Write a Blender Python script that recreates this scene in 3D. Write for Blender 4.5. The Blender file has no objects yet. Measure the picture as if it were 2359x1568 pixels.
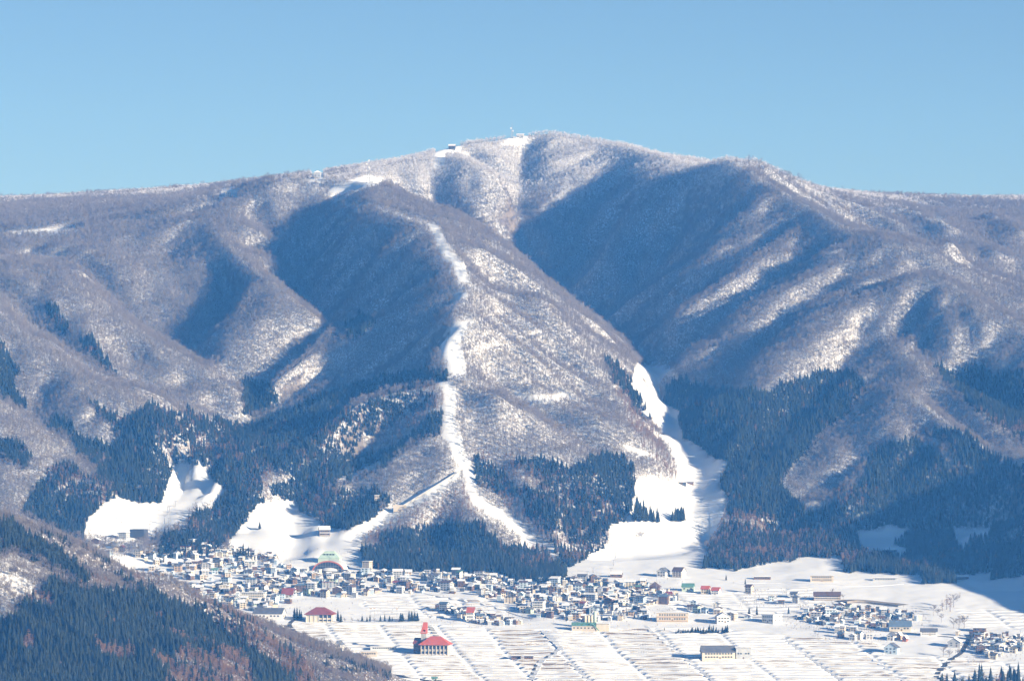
import bpy, math, random
import numpy as np

# ------------------------------------------------------------------ camera, sky, sun, exposure
SC = bpy.context.scene
COL = SC.collection
K = 2.0 * math.tan(math.radians(6.0)) / 2358.0      # tangent per reference pixel (12 degree lens)
VH = 900.0                                           # row of the true horizon
CAM_Z = 0.0
SUN_AZ = math.radians(33)                            # how far behind the camera's right the sun stands
SUN_EL = math.radians(14.5)

cam = bpy.data.cameras.new("camera")
cam.sensor_width = 36.0
cam.lens = 18.0 / math.tan(math.radians(6.0))
cam.shift_y = (VH - 784.0) / 2358.0
cam.clip_start = 1.0
cam.clip_end = 60000.0
camo = bpy.data.objects.new("camera", cam)
COL.objects.link(camo)
camo.location = (0, 0, CAM_Z)
camo.rotation_euler = (math.radians(90), 0, 0)
SC.camera = camo

SUN_DIR = (math.cos(SUN_AZ) * math.cos(SUN_EL), -math.sin(SUN_AZ) * math.cos(SUN_EL), math.sin(SUN_EL))
w = bpy.data.worlds.new("World")
SC.world = w
w.use_nodes = True
nt = w.node_tree
bg = nt.nodes["Background"]
sky = nt.nodes.new("ShaderNodeTexSky")
sky.sky_type = 'NISHITA'
sky.sun_disc = False
sky.sun_elevation = SUN_EL
sky.sun_rotation = math.atan2(SUN_DIR[0], SUN_DIR[1])
sky.altitude = 1500.0
sky.air_density = 0.70
sky.dust_density = 0.0
sky.ozone_density = 3.0
nt.links.new(sky.outputs[0], bg.inputs[0])
bg.inputs[1].default_value = 0.050

sun = bpy.data.lights.new("sun", 'SUN')
sun.energy = 5.0
sun.angle = math.radians(0.5)
sun.color = (1.0, 0.93, 0.83)
suno = bpy.data.objects.new("sun", sun)
COL.objects.link(suno)
suno.location = (3000, 1000, 2000)
from mathutils import Vector
suno.rotation_euler = Vector((-SUN_DIR[0], -SUN_DIR[1], -SUN_DIR[2])).to_track_quat('-Z', 'Y').to_euler()

SC.view_settings.view_transform = 'Standard'
SC.view_settings.look = 'None'
SC.view_settings.gamma = 1.0
SC.view_settings.exposure = 1.0
SC.cycles.max_bounces = 4
SC.cycles.diffuse_bounces = 2
SC.cycles.glossy_bounces = 1
SC.cycles.volume_bounces = 1
SC.cycles.transparent_max_bounces = 4

HAZE = 5.4e-5
rng = np.random.default_rng(7)
random.seed(7)

# ------------------------------------------------------------------ helpers for measuring the place
def world(u, v, d):
    return ((u - 1179.0) * K * d, d, CAM_Z + (VH - v) * K * d)

def to_uv(x, y, z):
    return 1179.0 + x / (K * y), VH - (z - CAM_Z) / (K * y)

def plane_z(y):
    return -280.0 + 0.1325 * (y - 4700.0)

def plane_d(v):
    return 902.75 / (0.1325 + (v - VH) * K)

SQUEEZE = 0.70
def near(d):
    return d if d < 5450.0 else 5450.0 + (d - 5450.0) * SQUEEZE

def in_poly(px, py, poly):
    """vectorised point in polygon"""
    inside = np.zeros(px.shape, bool)
    n = len(poly)
    for i in range(n):
        x0, y0 = poly[i]
        x1, y1 = poly[(i + 1) % n]
        if y0 == y1:
            continue
        c = ((y0 > py) != (y1 > py)) & (px < (x1 - x0) * (py - y0) / (y1 - y0) + x0)
        inside ^= c
    return inside

def hash2(ix, iy, seed):
    h = (ix.astype(np.int64) * 374761393 + iy.astype(np.int64) * 668265263 + seed * 974634777) & 0x7fffffff
    h = ((h ^ (h >> 13)) * 1274126177) & 0x7fffffff
    return ((h ^ (h >> 16)) & 0xffff) / 65535.0

def vnoise(x, y, seed=0):
    """value noise, 0..1"""
    ix = np.floor(x); iy = np.floor(y)
    fx = x - ix; fy = y - iy
    fx = fx * fx * (3 - 2 * fx); fy = fy * fy * (3 - 2 * fy)
    a = hash2(ix, iy, seed); b = hash2(ix + 1, iy, seed)
    c = hash2(ix, iy + 1, seed); d = hash2(ix + 1, iy + 1, seed)
    return (a * (1 - fx) + b * fx) * (1 - fy) + (c * (1 - fx) + d * fx) * fy

def fbm(x, y, seed=0, octaves=4):
    s = 0; a = 1.0; t = 0
    for o in range(octaves):
        s = s + a * vnoise(x * 2 ** o, y * 2 ** o, seed + o * 17); t += a; a *= 0.5
    return s / t

# ------------------------------------------------------------------ the terrain's ridge and valley lines
# (column, row, distance); a row given as ('z', height) fixes the height itself
def Z(h): return ('z', h)
SPUR = [(850,418,7500),(840,455,7300),(870,482,7100),(920,495,6950),(985,520,6800),(1012,560,6640),(1035,600,6490),(1062,652,6330),(1056,690,6240),
  (1036,712,6190),(1065,742,6130),(1020,775,6090),(1028,815,6030),(1042,868,5950),(1018,890,5920),(1028,930,5860),(1028,980,5800),
  (1044,1030,5740),(1066,1080,5680),(1082,1112,5645),(1090,1145,5610),(1130,1180,5570),(1190,1225,5520),(1240,1258,5480)]
LINES = [
 # skyline
 [(-250,490,8600),(-60,484,8600),(0,480,8600),(130,478,8550),(300,470,8450),(450,457,8350),(520,454,8150),(545,447,7850)],
 [(800,412,8000),(850,394,8250),(950,366,8500),(1030,342,8650),(1075,332,8700),(1120,325,8750),(1150,320,8780),(1180,314,8800),(1220,309,8830),(1260,306,8850),(1300,311,8840),(1340,319,8830),
  (1400,331,8750),(1440,339,8620),(1480,350,8500),(1520,362,8380),(1560,375,8250),(1590,385,8150),(1610,386,8080),(1640,376,7980),(1670,366,7900),(1692,370,7820),(1712,386,7760),(1760,414,7650),(1810,440,7520),
  (1850,470,7400),(1913,505,7250),(1963,543,7120)],
 [(1840,474,9600),(1870,472,9600),(2000,474,9600),(2100,472,9600),(2200,469,9650),(2358,464,9700),(2600,459,9700)],
 [(2050,522,8200),(2150,512,8100),(2250,522,8000),(2358,542,7900),(2500,542,7900)],
 [(2120,490,8800),(2200,500,8500),(2280,505,8600)],
 [(1920,Z(255),7700),(2000,Z(240),7600),(2080,Z(215),7500),(2180,Z(185),7300),(2300,Z(150),7100),(2450,Z(120),7000)],
 # shoulder above the central spur
 [(545,447,7850),(600,434,7700),(658,410,7650),(737,406,7600),(790,412,7550),(850,418,7500),(890,430,7450)],
 # central spur with the long piste
 SPUR,
 [(u + 34, ('z', (VH - v) * K * d - 3.0), d) for (u, v, d) in SPUR[4:-3]],
 # its right hand companion crest
 [(890,430,7450),(980,474,7250),(1042,494,7100),(1112,539,6950),(1155,564,6850),(1205,619,6750),(1255,654,6650),(1310,720,6500),
  (1372,804,6350),(1415,904,6130),(1456,969,5980),(1524,1077,5790)],
 [(1042,357,8500),(1092,374,8350),(1130,394,8250),(1167,434,8200),(1182,470,8150)],
 [(930,Z(305),7900),(1020,Z(272),7900),(1100,Z(235),7950),(1165,Z(218),8000)],
 # valley of the right hand piste up into the bowl
 [(1400,1302,5440),(1480,1285,5460),(1560,1180,5700),(1600,1080,5920),(1562,1000,6130),(1538,940,6380),(1514,880,6630),(1502,850,6800),
  (1440,815,7000),(1390,785,7250),(1320,730,7550),(1250,655,7850),(1190,590,8050),(1188,520,8250),(1205,430,8500),(1215,372,8750)],
 # ribs in the bowl
 [(1430,425,8450),(1367,484,8300),(1342,526,8200),(1305,576,8080),(1265,640,7900)],
 [(1560,378,8250),(1510,404,8150),(1455,462,8000),(1420,522,7900),(1380,602,7750),(1340,692,7650)],
 [(1430,Z(272),8150),(1370,Z(202),7970),(1320,Z(145),7780)],
 [(1700,390,7800),(1690,472,7600),(1640,562,7450),(1560,652,7350),(1480,742,7250)],
 [(1570,Z(250),7850),(1510,Z(180),7700),(1450,Z(122),7550),(1400,Z(98),7450)],
 [(1853,505,7350),(1802,563,7200),(1735,610,7050),(1668,657,6950),(1568,724,6880),(1460,802,6950)],
 [(1745,Z(252),7400),(1680,Z(192),7250),(1612,Z(138),7150),(1540,Z(94),7080),(1470,Z(63),7030)],
 [(1963,543,7120),(2020,540,7050),(2000,570,6980),(1920,610,6880),(1853,640,6800),(1786,690,6720),(1702,751,6650),(1645,789,6650),(1560,858,6740)],
 [(1905,Z(212),7180),(1840,Z(168),7060),(1765,Z(127),6960),(1680,Z(88),6860),(1600,Z(40),6800),(1530,Z(31),6780)],
 [(2020,540,7050),(2070,548,7000),(2117,562,6950),(2171,599,6850),(2238,656,6750),(2305,689,6650),(2358,716,6600),(2500,772,6500)],
 [(2137,630,6700),(2087,640,6650),(2037,674,6600),(1970,721,6500),(1903,771,6400),(1820,835,6300),(1720,925,6150),(1670,985,6040)],
 [(2137,630,6700),(2188,650,6600),(2272,697,6450),(2358,754,6300),(2500,832,6100)],
 [(2045,Z(178),6860),(1935,Z(138),6770),(1835,Z(98),6670),(1760,Z(57),6570),(1690,Z(19),6440),(1640,Z(-28),6280)],
 [(2120,Z(165),6820),(2200,Z(130),6700),(2290,Z(95),6580),(2400,Z(65),6450)],
 [(2087,642,6640),(2020,707,6550),(2040,789,6380),(2058,842,6270),(2055,887,6150),(1990,947,6050),(1935,1002,5960),(1880,1057,5880),(1830,1107,5810),(1780,1160,5720)],
 [(1990,Z(80),6500),(1970,Z(44),6400),(1910,Z(4),6260),(1840,Z(-40),6100),(1770,Z(-76),5940),(1720,Z(-107),5810)],
 [(2045,802,6340),(2130,843,6200),(2169,879,6100),(2265,951,5900),(2325,1011,5780),(2450,1092,5650)],
 [(2200,Z(2),6220),(2300,Z(-24),6060),(2400,Z(-50),5900)],
 [(2055,888,6140),(2100,909,6000),(2205,981,5830),(2265,1023,5740),(2355,1054,5680),(2450,1092,5600)],
 [(2140,Z(-18),6040),(2220,Z(-52),5890),(2300,Z(-82),5740)],
 [(1935,1002,5960),(1995,1038,5850),(2040,1087,5760)],
 [(1700,1235,5590),(1800,1235,5580),(1950,1240,5560),(2100,1235,5570),(2250,1230,5590),(2358,1225,5600),(2500,1220,5600)],
 [(1850,Z(-125),5680),(2050,Z(-118),5690),(2250,Z(-112),5690)],
 # left of the central spur
 [(570,978,6150),(610,922,6280),(700,850,6420),(785,792,6500),(740,Z(78),6700),(700,Z(105),6900),(690,Z(170),7150),(690,600,7250),(700,520,7400),(700,450,7550)],
 [(570,978,6150),(500,1032,5980),(460,1078,5880),(420,1132,5730),(350,1192,5580),(280,1237,5480)],
 [(1062,692,6240),(1000,735,6270),(900,795,6300),(780,862,6290),(680,922,6240),(610,966,6170)],
 [(1030,880,5930),(904,897,5940),(838,915,5920),(784,966,5870),(700,1032,5790),(620,1102,5710),(560,1180,5600)],
 [(950,Z(15),6110),(850,Z(-15),6070),(740,Z(-45),6020),(640,Z(-72),5950),(560,1030,5900)],
 [(950,Z(-60),5820),(850,Z(-92),5780),(760,1115,5700),(700,1168,5690)],
 [(1048,1030,5740),(960,1060,5730),(880,1110,5690),(800,1170,5640),(740,1205,5590)],
 [(700,1168,5690),(620,1185,5640),(600,1240,5510)],
 [(840,1250,5500),(900,1205,5560),(1000,1145,5610),(1060,1100,5650)],
 # left spurs
 [(600,642,6790),(565,692,6650),(530,762,6500),(505,832,6390),(520,887,6300)],
 [(472,502,7430),(455,562,7250),(470,622,7050),(480,682,6900),(470,742,6750),(450,792,6600)],
 [(510,Z(162),7080),(525,Z(120),6900),(515,Z(88),6750),(480,Z(58),6600)],
 [(472,502,7430),(546,590,7000),(612,633,6800),(665,675,6650),(706,710,6550),(760,755,6430),(700,820,6300),(620,880,6220)],
 [(-250,560,7600),(-60,547,7600),(0,544,7600),(105,534,7600),(192,527,7550),(315,521,7550),(472,502,7430)],
 [(192,527,7550),(250,572,7250),(298,622,7050),(340,682,6900),(358,732,6800)],
 [(315,535,7400),(345,640,7050),(352,692,6880),(375,Z(88),6740),(400,Z(66),6640),(455,Z(40),6500),(525,Z(14),6350),(590,928,6220)],
 [(-250,590,7100),(0,606,7000),(122,622,6900),(196,654,6800),(266,720,6650),(350,780,6500),(455,846,6350),(525,885,6250),(575,935,6150)],
 [(200,Z(172),7100),(230,Z(148),7000),(300,Z(103),6800),(370,Z(66),6640)],
 [(60,Z(195),7250),(140,Z(185),7200)],
 [(-250,600,6700),(-60,665,6650),(0,718,6500),(87,796,6300),(175,859,6150),(280,906,6020),(350,948,5930),(420,978,5850),(450,1035,5760)],
 [(-250,Z(165),6850),(0,Z(135),6750),(100,Z(68),6500),(200,Z(33),6350),(300,Z(4),6230),(400,Z(-22),6120),(480,Z(-50),6020),(520,1012,6000)],
 [(-250,860,6100),(-60,915,6000),(0,953,5950),(70,996,5850),(140,1058,5750),(210,1095,5650),(262,1135,5580)],
 [(-250,Z(60),6250),(0,Z(8),6120),(60,Z(-20),6020),(140,Z(-55),5880),(230,Z(-85),5780),(320,1092,5700)],
 [(-250,1150,5600),(0,1170,5520),(120,1215,5460),(190,1238,5440)],
 # foot of the central spur
 [(1086,1120,5640),(1070,1200,5520),(1060,1295,5420)],
 [(1200,1012,5790),(1330,1050,5770),(1420,1062,5780)],
 [(1250,1100,5660),(1340,1200,5560),(1345,1290,5445)],
 # foreground hill
 [(-250,1090,4250),(-60,1165,4250),(0,1183,4250),(130,1226,4280),(200,1262,4300),(300,1326,4330),(400,1392,4370),(500,1430,4400),(600,1462,4430),
  (660,1490,4450),(740,1532,4480),(850,1590,4520)],
 [(-250,1240,4080),(0,1305,4080),(130,1355,4080),(250,1432,4050),(450,1490,4100),(600,1555,4200)],
 [(-250,1610,3750),(0,1610,3750),(200,1620,3780),(400,1630,3850),(600,1640,3950),(850,1660,4150)],
 [(-250,Z(-250),4550),(0,Z(-260),4550),(300,Z(-270),4580),(600,Z(-282),4600),(850,Z(-287),4640)],
]
def RAW(*p): return p
RAW_LINES = [   # straight world coordinates: the country outside the frame
 [(-1500,2800,-395),(1500,2800,-395)], [(-1500,3300,-330),(-300,3300,-330),(1500,3300,-375)],
 [(100,4200,-345),(700,4200,-345),(1500,4200,-300)],
 [(910,4700,-200),(910,4812,-155),(910,5062,-34),(910,5150,10),(910,5330,22),(930,5600,45)], [(1500,4800,-60),(1500,5600,100)],
 [(1500,6500,200),(1500,8000,300),(1500,9300,420)], [(-1500,5200,-60),(-1500,6500,180),(-1500,8000,300)],
 [(-1500,9900,380),(-600,9900,380),(0,9900,360),(900,9900,380),(1500,9900,420)],
 [(-700,9300,370),(0,9300,420),(300,9300,400)],
 [(-1500,4300,-90),(-1500,3800,-200)],
]
for d in (4650, 4720, 4800, 4900, 5000, 5100, 5200, 5300):
    xa = -620 if d >= 4800 else -120
    if d >= 5200: xa = -420
    xb = 620 if d < 5250 else 520
    RAW_LINES.append([(xa, d, plane_z(d)), (xb, d, plane_z(d))])
RAW_LINES.append([(-380, 5380, plane_z(5380)), (-100, 5390, plane_z(5390)), (130, 5400, plane_z(5400)), (330, 5420, plane_z(5420)), (500, 5420, plane_z(5420))])

GX0, GX1, GY0, GY1 = -1500.0, 1500.0, 2800.0, 8550.0

def relax(step, init=None):
    nx = int((GX1 - GX0) / step) + 1
    ny = int((GY1 - GY0) / step) + 1
    acc = np.zeros((ny, nx)); cnt = np.zeros((ny, nx))
    def seg(a, b):
        n = max(2, int(math.hypot(b[0] - a[0], b[1] - a[1]) / (step * 0.5)) + 1)
        for t in np.linspace(0, 1, n):
            x = a[0] + (b[0] - a[0]) * t; y = a[1] + (b[1] - a[1]) * t; z = a[2] + (b[2] - a[2]) * t
            i = int(round((x - GX0) / step)); j = int(round((y - GY0) / step))
            if 0 <= i < nx and 0 <= j < ny:
                acc[j, i] += z; cnt[j, i] += 1
    for L in LINES:
        pts = []
        for (u, v, d) in L:
            if isinstance(v, tuple):
                v = VH - v[1] / (K * d)
            pts.append(world(u, v, near(d)))
        for a, b in zip(pts, pts[1:]): seg(a, b)
    for L in RAW_LINES:
        L = [(x, near(y), z * near(y) / y) for x, y, z in L]
        for a, b in zip(L, L[1:]): seg(a, b)
    fixed = cnt > 0
    val = np.where(fixed, acc / np.maximum(cnt, 1), 0)
    if init is None:
        z = np.full((ny, nx), 0.0)
        z[:] = val[fixed].mean()
    else:
        z = resample(init, ny, nx)
    z[fixed] = val[fixed]
    return z, fixed, val

def resample(a, ny, nx):
    y = np.linspace(0, a.shape[0] - 1, ny); x = np.linspace(0, a.shape[1] - 1, nx)
    j = np.minimum(y.astype(int), a.shape[0] - 2); i = np.minimum(x.astype(int), a.shape[1] - 2)
    fy = (y - j)[:, None]; fx = (x - i)[None, :]
    return (a[j][:, i] * (1 - fx) + a[j][:, i + 1] * fx) * (1 - fy) + (a[j + 1][:, i] * (1 - fx) + a[j + 1][:, i + 1] * fx) * fy

def jacobi(z, fixed, val, n):
    free = ~fixed
    for _ in range(n):
        p = np.pad(z, 1, mode='edge')
        m = 0.25 * (p[:-2, 1:-1] + p[2:, 1:-1] + p[1:-1, :-2] + p[1:-1, 2:])
        z = np.where(free, m, val)
    return z

def blur(a, n):
    for _ in range(n):
        p = np.pad(a, 1, mode='edge')
        a = 0.5 * a + 0.125 * (p[:-2, 1:-1] + p[2:, 1:-1] + p[1:-1, :-2] + p[1:-1, 2:])
    return a

h = None
for step, it in ((100, 600), (50, 400), (25, 300), (10, 200)):
    h, fixed, val = relax(step, h)
    h = jacobi(h, fixed, val, it)
STEP = 10.0
h = blur(h, 1)
NY, NX = h.shape
yy, xx = np.mgrid[0:NY, 0:NX]
WX = GX0 + xx * STEP; WY = GY0 + yy * STEP

def sample(a, x, y, step=STEP):
    fx = np.clip((x - GX0) / step, 0, a.shape[1] - 1.001); fy = np.clip((y - GY0) / step, 0, a.shape[0] - 1.001)
    i = fx.astype(int); j = fy.astype(int); fx = fx - i; fy = fy - j
    return (a[j, i] * (1 - fx) + a[j, i + 1] * fx) * (1 - fy) + (a[j + 1, i] * (1 - fx) + a[j + 1, i + 1] * fx) * fy

# distance to the fixed lines (in cells), roughly: used to fade the gullies out on crests
dist = np.where(fixed, 0.0, 99.0)
for _ in range(12):
    p = np.pad(dist, 1, mode='edge')
    dist = np.minimum(dist, 1 + np.minimum(np.minimum(p[:-2, 1:-1], p[2:, 1:-1]), np.minimum(p[1:-1, :-2], p[1:-1, 2:])))
hs = blur(h, 8)
gy, gx = np.gradient(hs, STEP)
slope = np.hypot(gx, gy)
ux = gx / np.maximum(slope, 1e-4); uy = gy / np.maximum(slope, 1e-4)
def gullies(wave, seed, length):
    n0 = vnoise(WX / wave, WY / wave, seed) + 0.5 * vnoise(WX / wave * 2.1, WY / wave * 2.1, seed + 3)
    tot = n0.copy(); c = 1
    for sgn in (-1, 1):
        px = WX.copy(); py = WY.copy()
        for s in range(length):
            px = px + sgn * sample(ux, px, py) * STEP; py = py + sgn * sample(uy, px, py) * STEP
            tot += sample(n0, px, py); c += 1
    t = tot / c
    t = (t - t.mean()) / t.std()
    return 1.25 * (0.8 - np.abs(t)) + 0.35 * t      # folded: sharp crests between wider gullies
g1 = gullies(72.0, 11, 22); g2 = gullies(36.0, 23, 15); g3 = gullies(21.0, 37, 9)
amp = np.clip((slope - 0.12) / 0.3, 0, 1) * np.clip(dist / 4.0, 0.14, 1)
h = h + amp * (10.0 * g1 + 7.5 * g2 + 3.2 * g3) + amp * 3.0 * (fbm(WX / 60, WY / 60, 5) - 0.5)
# ribs (+) and gullies (-) read off the slopes, laid on the ground where the sight line meets it
def hit(u, v, d0=5300.0, d1=8500.0):
    d = np.arange(d0, d1, 8.0)
    zz = sample(h, (u - 1179.0) * K * d, d)
    k = np.nonzero(zz >= CAM_Z + (VH - v) * K * d)[0]
    return ((u - 1179.0) * K * d[k[0]], d[k[0]]) if len(k) else None
RIBS = [
 (8,[(1090,665),(1160,715),(1240,770),(1320,830),(1400,890),(1450,950)]),
 (8,[(1092,745),(1160,800),(1230,860),(1300,905),(1380,960),(1460,1020)]),
 (8,[(1075,890),(1130,930),(1200,975),(1290,1040),(1360,1080)]),
 (7,[(1070,970),(1120,1020),(1180,1080),(1240,1150)]),
 (8,[(1040,575),(1110,615),(1190,680),(1270,740),(1350,800)]),
 (-9,[(1100,705),(1150,755),(1230,815),(1310,870),(1400,930)]),
 (-9,[(1090,830),(1140,870),(1210,920),(1290,975),(1380,1030)]),
 (-8,[(1065,920),(1110,975),(1180,1030),(1260,1100)]),
 (-8,[(1085,625),(1140,665),(1210,720),(1290,790)]),
 (7,[(960,540),(880,620),(820,700),(790,770)]),(-8,[(900,540),(830,620),(780,700)]),
 (7,[(1020,620),(930,700),(850,760)]),(-7,[(990,620),(900,690),(820,760)]),
 (6,[(620,430),(640,500),(680,570)]),(-6,[(590,460),(620,530),(660,590)]),
 (6,[(60,660),(130,720),(200,800),(280,870)]),(-6,[(30,690),(100,750),(170,820),(240,880)]),
 (6,[(150,640),(230,720),(320,800),(400,860)]),
 (7,[(2160,660),(2180,740),(2200,810)]),(-7,[(2120,680),(2130,760),(2150,820)]),(6,[(2240,720),(2270,790),(2310,840)]),(-6,[(2210,700),(2235,770),(2260,830)]),
 (6,[(2060,920),(2050,990),(2080,1050)]),(-6,[(2110,940),(2120,1000)]),
 (7,[(1300,400),(1270,450),(1240,500)]),(7,[(1620,420),(1580,500),(1520,590),(1460,660)]),(-7,[(1590,420),(1540,500),(1480,580)]),
 (14,[(2060,500),(2120,515),(2190,545)]),(-9,[(2080,540),(2160,570),(2260,590)]),(14,[(2230,490),(2290,520),(2350,560)]),(12,[(2190,605),(2240,592),(2300,605)]),
 (7,[(1760,470),(1720,540),(1650,610)]),(-7,[(1780,500),(1740,560)]),
]
for a_, path in RIBS:
    pts = [q for q in (hit(*c) for c in path) if q]
    bump = np.zeros_like(h)
    for (x0, y0), (x1, y1) in zip(pts, pts[1:]):
        if math.hypot(x1 - x0, y1 - y0) > 420: continue
        L2 = (x1 - x0) ** 2 + (y1 - y0) ** 2 + 1e-6
        t_ = np.clip(((WX - x0) * (x1 - x0) + (WY - y0) * (y1 - y0)) / L2, 0, 1)
        dd = (WX - x0 - t_ * (x1 - x0)) ** 2 + (WY - y0 - t_ * (y1 - y0)) ** 2
        bump = np.maximum(bump, np.exp(-np.sqrt(dd + 9.0) / 15.0))
    h = h + 1.5 * a_ * bump * np.clip(dist / 2.5, 0.15, 1)
flat = np.clip((slope - 0.16) / 0.1, 0, 1)
h = h + (0.4 + 1.4 * flat) * (fbm(WX / 35, WY / 35, 9) - 0.5)
TERR = h
def ground_z(x, y):
    return sample(TERR, np.asarray(x, float), np.asarray(y, float))
# ------------------------------------------------------------------ materials
MATS = {}
def principled(name, color, rough=0.9, spec=0.2):
    m = bpy.data.materials.new(name); m.use_nodes = True
    b = m.node_tree.nodes["Principled BSDF"]
    b.inputs["Base Color"].default_value = (*color, 1)
    b.inputs["Roughness"].default_value = rough
    b.inputs["Specular IOR Level"].default_value = spec
    MATS[name] = m
    return m

def noisy(name, c1, c2, scale=0.5, rough=0.9, detail=4.0, bump=0.0, rnd=0.0, spec=0.2, coord='Object'):
    """two colours mixed by noise, with optional per-object variation and bump"""
    m = principled(name, c1, rough, spec)
    t = m.node_tree; b = t.nodes["Principled BSDF"]
    tc = t.nodes.new("ShaderNodeTexCoord")
    n = t.nodes.new("ShaderNodeTexNoise"); n.inputs["Scale"].default_value = scale; n.inputs["Detail"].default_value = detail
    t.links.new(tc.outputs[coord], n.inputs["Vector"])
    mx = t.nodes.new("ShaderNodeMix"); mx.data_type = 'RGBA'
    mx.inputs[6].default_value = (*c1, 1); mx.inputs[7].default_value = (*c2, 1)
    r = t.nodes.new("ShaderNodeMapRange"); r.inputs[1].default_value = 0.35; r.inputs[2].default_value = 0.65
    t.links.new(n.outputs["Fac"], r.inputs[0])
    if rnd > 0:
        oi = t.nodes.new("ShaderNodeObjectInfo")
        a = t.nodes.new("ShaderNodeMath"); a.operation = 'MULTIPLY_ADD'; a.inputs[1].default_value = 2 * rnd; a.inputs[2].default_value = -rnd
        t.links.new(oi.outputs["Random"], a.inputs[0])
        s = t.nodes.new("ShaderNodeMath"); s.operation = 'ADD'; s.use_clamp = True
        t.links.new(r.outputs[0], s.inputs[0]); t.links.new(a.outputs[0], s.inputs[1])
        t.links.new(s.outputs[0], mx.inputs[0])
    else:
        t.links.new(r.outputs[0], mx.inputs[0])
    t.links.new(mx.outputs[2], b.inputs["Base Color"])
    if bump:
        bp = t.nodes.new("ShaderNodeBump"); bp.inputs["Strength"].default_value = 0.6; bp.inputs["Distance"].default_value = bump
        t.links.new(n.outputs["Fac"], bp.inputs["Height"]); t.links.new(bp.outputs[0], b.inputs["Normal"])
    return m

def snow_ground(name, bare, thresh_lo, thresh_hi, nscale, patch=0.0, along=1.0):
    """snow that does not hold on steep banks: bare earth and dead grass show there, broken up by noise"""
    m = principled(name, (0.86, 0.87, 0.89), 0.75, 0.25)
    t = m.node_tree; b = t.nodes["Principled BSDF"]
    geo = t.nodes.new("ShaderNodeNewGeometry")
    sep = t.nodes.new("ShaderNodeSeparateXYZ"); t.links.new(geo.outputs["Normal"], sep.inputs[0])
    n = t.nodes.new("ShaderNodeTexNoise"); n.inputs["Scale"].default_value = nscale; n.inputs["Detail"].default_value = 5
    sm_ = t.nodes.new("ShaderNodeMapping"); sm_.inputs["Scale"].default_value = (along, 1, 1)
    t.links.new(geo.outputs["Position"], sm_.inputs[0]); t.links.new(sm_.outputs[0], n.inputs["Vector"])
    ad = t.nodes.new("ShaderNodeMath"); ad.operation = 'MULTIPLY_ADD'; ad.inputs[1].default_value = 0.45; ad.inputs[2].default_value = -0.225
    t.links.new(n.outputs["Fac"], ad.inputs[0])
    s = t.nodes.new("ShaderNodeMath"); s.operation = 'ADD'
    t.links.new(sep.outputs[2], s.inputs[0]); t.links.new(ad.outputs[0], s.inputs[1])
    r = t.nodes.new("ShaderNodeMapRange"); r.inputs[1].default_value = thresh_lo; r.inputs[2].default_value = thresh_hi
    r.inputs[3].default_value = 1.0; r.inputs[4].default_value = 0.0
    t.links.new(s.outputs[0], r.inputs[0])
    n2 = t.nodes.new("ShaderNodeTexNoise"); n2.inputs["Scale"].default_value = nscale * 0.12; n2.inputs["Detail"].default_value = 3
    t.links.new(geo.outputs["Position"], n2.inputs["Vector"])
    bm = t.nodes.new("ShaderNodeMix"); bm.data_type = 'RGBA'
    bm.inputs[6].default_value = (*bare, 1); bm.inputs[7].default_value = (bare[0] * 0.55, bare[1] * 0.6, bare[2] * 0.6, 1)
    t.links.new(n2.outputs["Fac"], bm.inputs[0])
    sm = t.nodes.new("ShaderNodeMix"); sm.data_type = 'RGBA'
    sm.inputs[6].default_value = (0.80, 0.82, 0.85, 1); sm.inputs[7].default_value = (0.90, 0.90, 0.90, 1)
    t.links.new(n2.outputs["Fac"], sm.inputs[0])
    mx = t.nodes.new("ShaderNodeMix"); mx.data_type = 'RGBA'
    t.links.new(r.outputs[0], mx.inputs[0]); t.links.new(sm.outputs[2], mx.inputs[6]); t.links.new(bm.outputs[2], mx.inputs[7])
    out = mx.outputs[2]
    if patch:
        # brush and saplings poking through the snow under the woods
        at = t.nodes.new("ShaderNodeAttribute"); at.attribute_name = "brush"
        mp = t.nodes.new("ShaderNodeMapping"); mp.inputs["Scale"].default_value = (1, 0.5, 0.35)
        t.links.new(geo.outputs["Position"], mp.inputs[0])
        n3 = t.nodes.new("ShaderNodeTexNoise"); n3.inputs["Scale"].default_value = 0.7; n3.inputs["Detail"].default_value = 4; n3.inputs["Roughness"].default_value = 0.7
        t.links.new(mp.outputs[0], n3.inputs["Vector"])
        r3 = t.nodes.new("ShaderNodeMapRange"); r3.inputs[1].default_value = 0.38; r3.inputs[2].default_value = 0.55
        r3.inputs[4].default_value = patch
        t.links.new(n3.outputs["Fac"], r3.inputs[0])
        ml = t.nodes.new("ShaderNodeMath"); ml.operation = 'MULTIPLY'
        t.links.new(r3.outputs[0], ml.inputs[0]); t.links.new(at.outputs["Fac"], ml.inputs[1])
        mb = t.nodes.new("ShaderNodeMix"); mb.data_type = 'RGBA'; mb.inputs[7].default_value = (0.19, 0.163, 0.148, 1)
        t.links.new(ml.outputs[0], mb.inputs[0]); t.links.new(out, mb.inputs[6])
        out = mb.outputs[2]
    t.links.new(out, b.inputs["Base Color"])
    bp = t.nodes.new("ShaderNodeBump"); bp.inputs["Strength"].default_value = 0.35; bp.inputs["Distance"].default_value = 0.5
    t.links.new(n.outputs["Fac"], bp.inputs["Height"]); t.links.new(bp.outputs[0], b.inputs["Normal"])
    return m

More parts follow.
